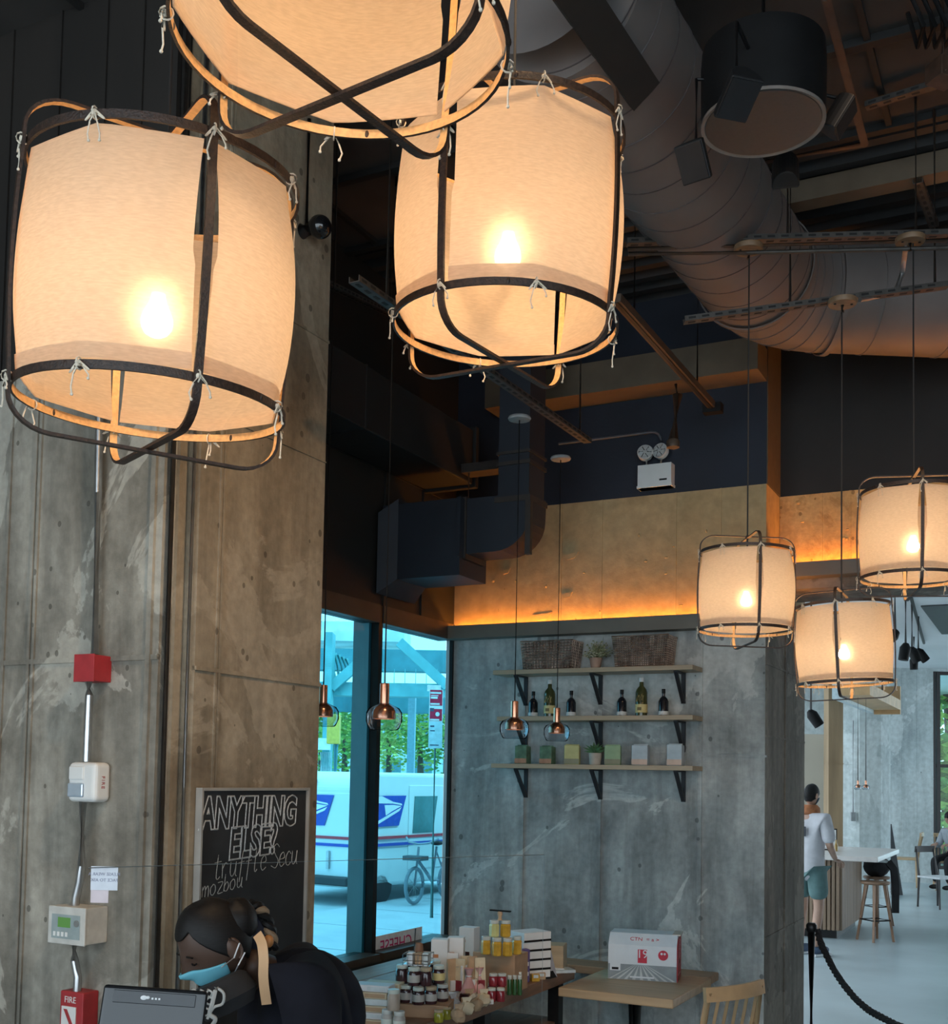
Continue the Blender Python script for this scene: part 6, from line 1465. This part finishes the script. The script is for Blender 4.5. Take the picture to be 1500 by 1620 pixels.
def eyes(parent, M, s=1.0, closed=False):
    for sx in (-1, 1):
        m = MB(); 
        if closed: m.tube([M @ (V((sx*.028+.013*u, .0815-.004*u*u+.001, .0025-.004*(1-u*u)))*s) for u in (-1, -.5, 0, .5, 1)], .0022*s, 5)
        else: m.ball((sx*.027*s, .076*s, .004*s), (.011*s, .008*s, .006*s), 10, 8, M=M, mi=1); m.ball((sx*.027*s, .0835*s, .004*s), (.005*s, .002*s, .005*s), 8, 6, M=M)
        m.tube([M @ (V((sx*.028+.016*u, .085-.005*u*u, .021+.003*(1-u*u)))*s) for u in (-1, -.5, 0, .5, 1)], .0025*s, 5)
        m.build('eye', [hair_k, MATS['white_plastic']], parent)
def hand(mb, P, d, up_, s=1.0, side=1, curl=.5):
    # palm and five separate fingers; d = pointing direction, up_ = back of hand
    d = V(d).normalized(); up_ = (V(up_)-d*V(up_).dot(d)).normalized(); x = d.cross(up_)*side; P = V(P)
    M = Matrix((x, d, up_)).transposed().to_4x4(); M.translation = P
    mb.ball((0, .045*s, 0), (.040*s, .052*s, .015*s), 14, 10, M=M)
    for i, (fx, L) in enumerate(((-.030, .070), (-.010, .080), (.011, .075), (.031, .058))):
        c = curl; p0 = V((fx, .082, 0))*s; p1 = p0+V((fx*.12, math.cos(c*.5), -math.sin(c*.5)))*L*.45*s; p2 = p1+V((0, math.cos(c*1.3), -math.sin(c*1.3)))*L*.32*s; p3 = p2+V((0, math.cos(c*2), -math.sin(c*2)))*L*.25*s
        mb.tube([M @ q for q in (V((fx*.8, .05, 0))*s, p0, p1, p2, p3)], [.009*s, .0088*s, .0082*s, .0075*s, .006*s], 8)
        mb.ball(M @ p3, .006*s, 8, 6)
    q = [V((-.030, .02, -.004))*s, V((-.052, .045, -.010))*s, V((-.060, .070, -.018))*s, V((-.056, .090, -.026))*s]; mb.tube([M @ a for a in q], [.012*s, .011*s, .0095*s, .007*s], 8); mb.ball(M @ q[-1], .007*s, 8, 6)

# cashier, bowed over the tablet
HP = at(340, 1492, 2.86)
f = V((-.62, -.50, -.50)).normalized(); u = (V((0, 0, 1))-f*f.z).normalized(); xr = f.cross(u)
MH = Matrix((xr, f, u)).transposed().to_4x4(); MH.translation = HP
t = thing('person', 'cashier in dark clothes and a blue face mask bowed over the tablet', 'person', (HP.x+.25, HP.y+.1, 0))
OFF = t.location.copy()
def loc(M): N = M.copy(); N.translation = M.translation-OFF; return N
def P_(px, py, Y): return at(px, py, Y)-OFF
ML = loc(MH)
neck0 = ML @ V((0, -.045, -.075)); chest = P_(478, 1600, 3.02); neck1 = P_(418, 1540, 2.98)
pel = P_(545, 2010, 3.10); waist = P_(525, 1800, 3.10)
shN = P_(478, 1572, 2.84); shF = P_(470, 1530, 3.20)     # near and far shoulder
elN = P_(512, 1720, 2.76); elF = P_(440, 1690, 3.25); haN = P_(360, 1765, 2.62); haF = P_(330, 1740, 2.85)
knN = pel+V((-.05, -.12, -.42)); ftN = V((pel.x-.02, pel.y-.08, .07)); knF = pel+V((-.02, .12, -.42)); ftF = V((pel.x+.02, pel.y+.14, .07))
pts = [(pel, (.14, .11)), (waist, (.13, .10)), (chest, (.11, .09)), (neck1, .052), (neck0, .052), (shN, .06), (elN, .042), (haN, .028), (shF, .06), (elF, .042), (haF, .028), (pel+V((-.01, -.09, -.06)), .085), (knN, .06), (ftN, .045), (pel+V((-.01, .09, -.06)), .085), (knF, .06), (ftF, .045)]
eds = [(0, 1), (1, 2), (2, 3), (3, 4), (2, 5), (5, 6), (6, 7), (2, 8), (8, 9), (9, 10), (0, 11), (11, 12), (12, 13), (0, 14), (14, 15), (15, 16)]
b = MB(); vs, fs = skinmesh(pts, eds, 2); b.add(vs, fs, 0, True); head_mb(b, ML)
hand(b, haN, haN-elN, (0, 0, 1), 1, -1, .7); hand(b, haF, haF-elF, (0, 0, 1), 1, 1, .7)
for q in (ftN, ftF): b.ball((q.x-.06, q.y, .035), (.13, .05, .035), 14, 8)
b.build('body', skin_d, t, ang=180)
eyes(t, ML, 1.0, True)
# jumper and trousers follow the body
sp_ = [(pel+V((0, 0, .0)), (.165, .135)), (waist, (.16, .125)), (chest, (.14, .13)), (P_(430, 1548, 2.99), .088), (shN, .098), (elN, .064), (haN+(elN-haN)*.12, .042), (shF, .098), (elF, .064), (haF+(elF-haF)*.12, .042)]
se = [(0, 1), (1, 2), (2, 3), (2, 4), (4, 5), (5, 6), (2, 7), (7, 8), (8, 9)]
vs, fs = skinmesh(sp_, se, 3); m = MB(); m.add(vs, fs, 0, True); m.ball(chest+V((0, 0, -.01)), (.168, .16, .175), 28, 18)
m.build('jumper', sweater, t, ang=180)
tp_ = [(pel+V((0, 0, .04)), (.155, .125)), (pel+V((-.01, -.09, -.06)), .10), (knN, .075), (ftN+V((0, 0, .03)), .062), (pel+V((-.01, .09, -.06)), .10), (knF, .075), (ftF+V((0, 0, .03)), .062)]
vs, fs = skinmesh(tp_, [(0, 1), (1, 2), (2, 3), (0, 4), (4, 5), (5, 6)], 2); m = MB(); m.add(vs, fs, 0, True); m.build('trousers', mat('trousers_black', (.012, .012, .014), .9), t, ang=180)
# hair: cap, bun and braided tie
m = MB()
m = hair_patch(ML, 1.07); m.build('hair', hair_k, t, ang=180).modifiers.new('Solid', 'SOLIDIFY').thickness = .008
kk = random.Random(9)
m = MB(); BC = P_(374, 1458, 2.88); m.ball(BC, (.052, .056, .060), 24, 18, fn=lambda q: q*(1+.05*math.sin(9*q.x+5*q.z)*math.cos(8*q.y)))
m.build('hair_bun', hair_k, t)
m = MB(); C0 = [P_(384, 1442, 2.93), P_(397, 1433, 2.94), P_(412, 1440, 2.95), P_(422, 1458, 2.96), P_(428, 1480, 2.96), P_(430, 1500, 2.96)]; sp2 = smooth(C0)
for j in range(3):
    q = []
    for i, s in enumerate(sp2): d = (sp2[min(i+1, len(sp2)-1)]-sp2[max(0, i-1)]).normalized(); x, y = m.frame(d); a = i*.55+2*PI*j/3; q.append(s+(x*math.cos(a)+y*math.sin(a))*.009)
    m.tube(q, .010, 7, mi=0 if j else 1)
m.build('braid', [hair_k, mat('braid_tan', (.26, .17, .10), .7)], t)
m = MB(); m.ball(P_(403, 1478, 2.985), (.05, .05, .075), 18, 12); m.build('hair_wrap', mat('hair_wrap_navy', (.012, .014, .030), .8, var=.4, scale=30), t)
# mask over nose and mouth
m = mask_patch(ML, 1.08)
mk = m.build('face_mask', mask_m, t, ang=180); mk.modifiers.new('Solid', 'SOLIDIFY').thickness = .004
m = MB()
for sx in (-1, 1):
    for z0 in (-.035, -.080): m.tube([ML @ V((sx*.066, .038, z0)), ML @ V((sx*.084, .005, z0*.5-.01)), ML @ V((sx*.082, -.026, -.006 if z0 > -.05 else -.035))], .0018, 5)
m.build('mask_loop', wht, mk)
# strap, bandana with white pattern, apron strap
m = MB(); pth = [P_(407, 1478, 2.80), P_(414, 1492, 2.78), P_(417, 1515, 2.77), P_(417, 1550, 2.77), P_(422, 1589, 2.78)]
ps = smooth(pth); m.strip(ps, [V((-.05, -1, .1))]*len(ps), .024, .003, mi_=0); m.build('apron_strap', strap_m, t)
m = MB(); m.ball(P_(425, 1489, 2.82), (.013, .013, .016), 10, 8); m.build('strap_tab', mat('tab_orange', (.42, .17, .05), .6), t)
m = MB(); m.lathe([(.062, -.05), (.082, -.02), (.07, .02), (.058, .03)], 20, M=Matrix.Translation(P_(352, 1568, 2.80)) @ Matrix.Rotation(R(-25), 4, 'Y')); m.build('bandana', mat('bandana_black', (.02, .02, .022), .85), t)
m = MB(); kk = random.Random(5)
for i in range(9):
    px, py = 303+(i % 3)*12+kk.uniform(-3, 3), 1562+(i//3)*17+kk.uniform(-4, 4); m.tube(smooth([P_(px, py, 2.725), P_(px+7, py+5, 2.72), P_(px+3, py+13, 2.725), P_(px-4, py+9, 2.72), P_(px+1, py+2, 2.725)], 4), .0024, 5)
m.tube(smooth([P_(342, 1562, 2.72), P_(336, 1588, 2.71), P_(332, 1604, 2.71), P_(341, 1612, 2.71), P_(336, 1622, 2.71)], 4), .0055, 6)
m.tube(smooth([P_(344, 1563, 2.72), P_(354, 1572, 2.71), P_(352, 1588, 2.71), P_(338, 1594, 2.71), P_(328, 1612, 2.71)], 4), .0035, 6)
m.build('neck_cord', mat('cord_white', (.52, .52, .50), .8), t)

# standing customer in the far room
skin_l = mat('skin_light', (.42, .25, .18), .5, var=.08)
def standing(px, Y, H, label, face_rz):
    g = at(px, 1500, Y); t = thing('person', label, 'person', (g.x, g.y, 0), face_rz)
    k = H/1.75
    A = lambda x, y, z: V((x, y, z))*k
    pts = [(A(0, 0, .95), (.14, .10)), (A(0, -.01, 1.12), (.13, .095)), (A(0, 0, 1.36), (.155, .10)), (A(0, 0, 1.47), .055), (A(0, .02, 1.56), .05),
           (A(.18, 0, 1.40), .06), (A(.23, .03, 1.13), .042), (A(.16, .22, .98), .028), (A(-.18, 0, 1.40), .06), (A(-.23, .03, 1.13), .042), (A(-.16, .22, .98), .028),
           (A(.09, 0, .86), .085), (A(.10, .03, .50), .056), (A(.10, -.01, .30), .052), (A(.10, -.02, .09), .038), (A(-.09, 0, .86), .085), (A(-.10, .03, .50), .056), (A(-.10, -.01, .30), .052), (A(-.10, -.02, .09), .038)]
    ed = [(0, 1), (1, 2), (2, 3), (3, 4), (2, 5), (5, 6), (6, 7), (2, 8), (8, 9), (9, 10), (0, 11), (11, 12), (12, 13), (13, 14), (0, 15), (15, 16), (16, 17), (17, 18)]
    b = MB(); vs, fs = skinmesh(pts, ed, 2); b.add(vs, fs, 0, True)
    M = Matrix.Translation(A(0, .035, 1.64)) @ Matrix.Rotation(R(-6), 4, 'X'); head_mb(b, M, k)
    hand(b, A(.16, .22, .98), (-.1, .9, -.3), (0, 0, 1), k, -1, .8); hand(b, A(-.16, .22, .98), (.1, .9, -.3), (0, 0, 1), k, 1, .8)
    b.build('body', skin_l, t, ang=180); eyes(t, M, k)
    sp = [(A(0, 0, .74), (.20, .16)), (A(0, -.01, 1.12), (.18, .14)), (A(0, 0, 1.36), (.19, .135)), (A(0, 0, 1.45), .075), (A(.19, 0, 1.40), .085), (A(.235, .03, 1.14), .075), (A(-.19, 0, 1.40), .085), (A(-.235, .03, 1.14), .075)]
    vs, fs = skinmesh(sp, [(0, 1), (1, 2), (2, 3), (2, 4), (4, 5), (2, 6), (6, 7)], 2); m = MB(); m.add(vs, fs, 0, True); sh = m.build('t_shirt', mat('shirt_white', (.56, .55, .58), .85, var=.06), t, ang=180)
    m = MB(); yb = -.152*k
    m.prism([A(-.07, -.150, 1.22), A(.07, -.150, 1.22), A(.07, -.150, 1.32), A(-.07, -.150, 1.32)], (0, -.012, 0), 0); m.prism([A(-.045, -.158, 1.23), A(.045, -.158, 1.23), A(.04, -.158, 1.31), A(-.04, -.158, 1.31)], (0, -.008, 0), 1)
    m.prism([A(-.06, -.150, 1.35), A(0, -.150, 1.39), A(.06, -.150, 1.36), A(.01, -.150, 1.365)], (0, -.012, 0), 0); m.build('back_print', [mat('print_dark', (.03, .035, .05), .7), mat('print_olive', (.30, .32, .05), .7, var=.5, scale=30)], sh)
    sp = [(A(0, 0, .94), (.155, .115)), (A(.095, 0, .84), .112), (A(.11, .02, .56), .105), (A(-.095, 0, .84), .115), (A(-.11, .02, .56), .105)]
    vs, fs = skinmesh(sp, [(0, 1), (1, 2), (0, 3), (3, 4)], 2); m = MB(); m.add(vs, fs, 0, True); m.build('shorts', mat('shorts_teal', (.10, .18, .18), .85, var=.1), t, ang=180)
    for sx in (-1, 1):
        m = MB(); m.ball(A(sx*.10, .05, .055), (.05*k, .135*k, .05*k), 16, 10, mi=0); m.v = [V((v.x, v.y, max(v.z, .024))) for v in m.v]; m.box(A(sx*.10-.05, -.085, 0), A(sx*.10+.05, .18, .026), 1); m.build('shoe', [mat('shoe_blue', (.06, .10, .17), .7), wht], t, bevel=.008)
    # hair, mask, collar
    hair_patch(M, 1.07*k).build('hair', hair_k, t, ang=180).modifiers.new('Solid', 'SOLIDIFY').thickness = .01
    mask_patch(M, 1.08*k).build('face_mask', mat('mask_navy', (.02, .06, .10), .8), t, ang=180).modifiers.new('Solid', 'SOLIDIFY').thickness = .006
    m = MB(); m.lathe([(.075*k, 1.42*k), (.105*k, 1.45*k), (.10*k, 1.51*k), (.07*k, 1.54*k)], 22, c=(0, .01, 0)); m.build('scarf', mat('scarf_orange', (.36, .13, .05), .8, var=.3, scale=20), t)
    return t
standing(1280, 12.0, 1.78, 'standing customer in a white printed shirt and teal shorts by the pier', R(-54))

def seated(loc_, rz, label, zs, top_m, leg_m, hat=False):
    t = thing('person', label, 'person', loc_, rz)
    A = lambda x, y, z: V((x, y, z+zs))
    pts = [(A(0, 0, .10), (.14, .10)), (A(0, .02, .28), (.13, .10)), (A(0, .08, .50), (.155, .10)), (A(0, .12, .60), .055), (A(0, .15, .68), .05), (A(.18, .09, .52), .06), (A(.24, .16, .28), .042), (A(.12, .38, .33), .028), (A(-.18, .09, .52), .06), (A(-.24, .16, .28), .042), (A(-.12, .38, .33), .028), (A(.10, .08, .08), .08), (A(.13, .42, .06), .058), (A(.13, .36, -.36), .04), (A(-.10, .08, .08), .08), (A(-.13, .42, .06), .058), (A(-.13, .36, -.36), .04)]
    ed = [(0, 1), (1, 2), (2, 3), (3, 4), (2, 5), (5, 6), (6, 7), (2, 8), (8, 9), (9, 10), (0, 11), (11, 12), (12, 13), (0, 14), (14, 15), (15, 16)]
    b = MB(); vs, fs = skinmesh(pts, ed, 2); b.add(vs, fs, 0, True); M = Matrix.Translation(A(0, .18, .76)) @ Matrix.Rotation(R(-15), 4, 'X'); head_mb(b, M)
    hand(b, A(.12, .38, .33), (-.3, .9, -.2), (0, 0, 1), 1, -1, .8); hand(b, A(-.12, .38, .33), (.3, .9, -.2), (0, 0, 1), 1, 1, .8); b.build('body', skin_l, t, ang=180); eyes(t, M)
    sp = [(A(0, 0, .08), (.17, .13)), (A(0, .02, .28), (.16, .125)), (A(0, .08, .50), (.18, .125)), (A(0, .11, .58), .075), (A(.185, .09, .52), .08), (A(.245, .16, .28), .06), (A(.14, .35, .325), .042), (A(-.185, .09, .52), .08), (A(-.245, .16, .28), .06), (A(-.14, .35, .325), .042)]
    vs, fs = skinmesh(sp, [(0, 1), (1, 2), (2, 3), (2, 4), (4, 5), (5, 6), (2, 7), (7, 8), (8, 9)], 2); m = MB(); m.add(vs, fs, 0, True); m.build('jacket', top_m, t, ang=180)
    sp = [(A(0, 0, .10), (.16, .12)), (A(.10, .08, .08), .10), (A(.13, .42, .06), .075), (A(.13, .36, -.34), .06), (A(-.10, .08, .08), .10), (A(-.13, .42, .06), .075), (A(-.13, .36, -.34), .06)]
    vs, fs = skinmesh(sp, [(0, 1), (1, 2), (2, 3), (0, 4), (4, 5), (5, 6)], 2); m = MB(); m.add(vs, fs, 0, True); m.build('trousers', leg_m, t, ang=180)
    for sx in (-1, 1): m = MB(); m.ball(A(sx*.13, .42, -.40), (.045, .12, .04), 12, 8); m.build('shoe', hair_k, t)
    m = MB(); m.ball((0, -.012, .03), (.081, .098, .095), 20, 14, M=M); m.build('cap' if hat else 'hair', hair_k, t)
    return t
cl_k = mat('clothes_black', (.012, .013, .016), .85, var=.3, scale=10)
p = atz(1510, 1408, 0); seated((p.x, p.y-.1, 0), R(120), 'person in a dark cap seated by the far window', .47, mat('jacket_grey', (.35, .38, .42), .8), cl_k, True)
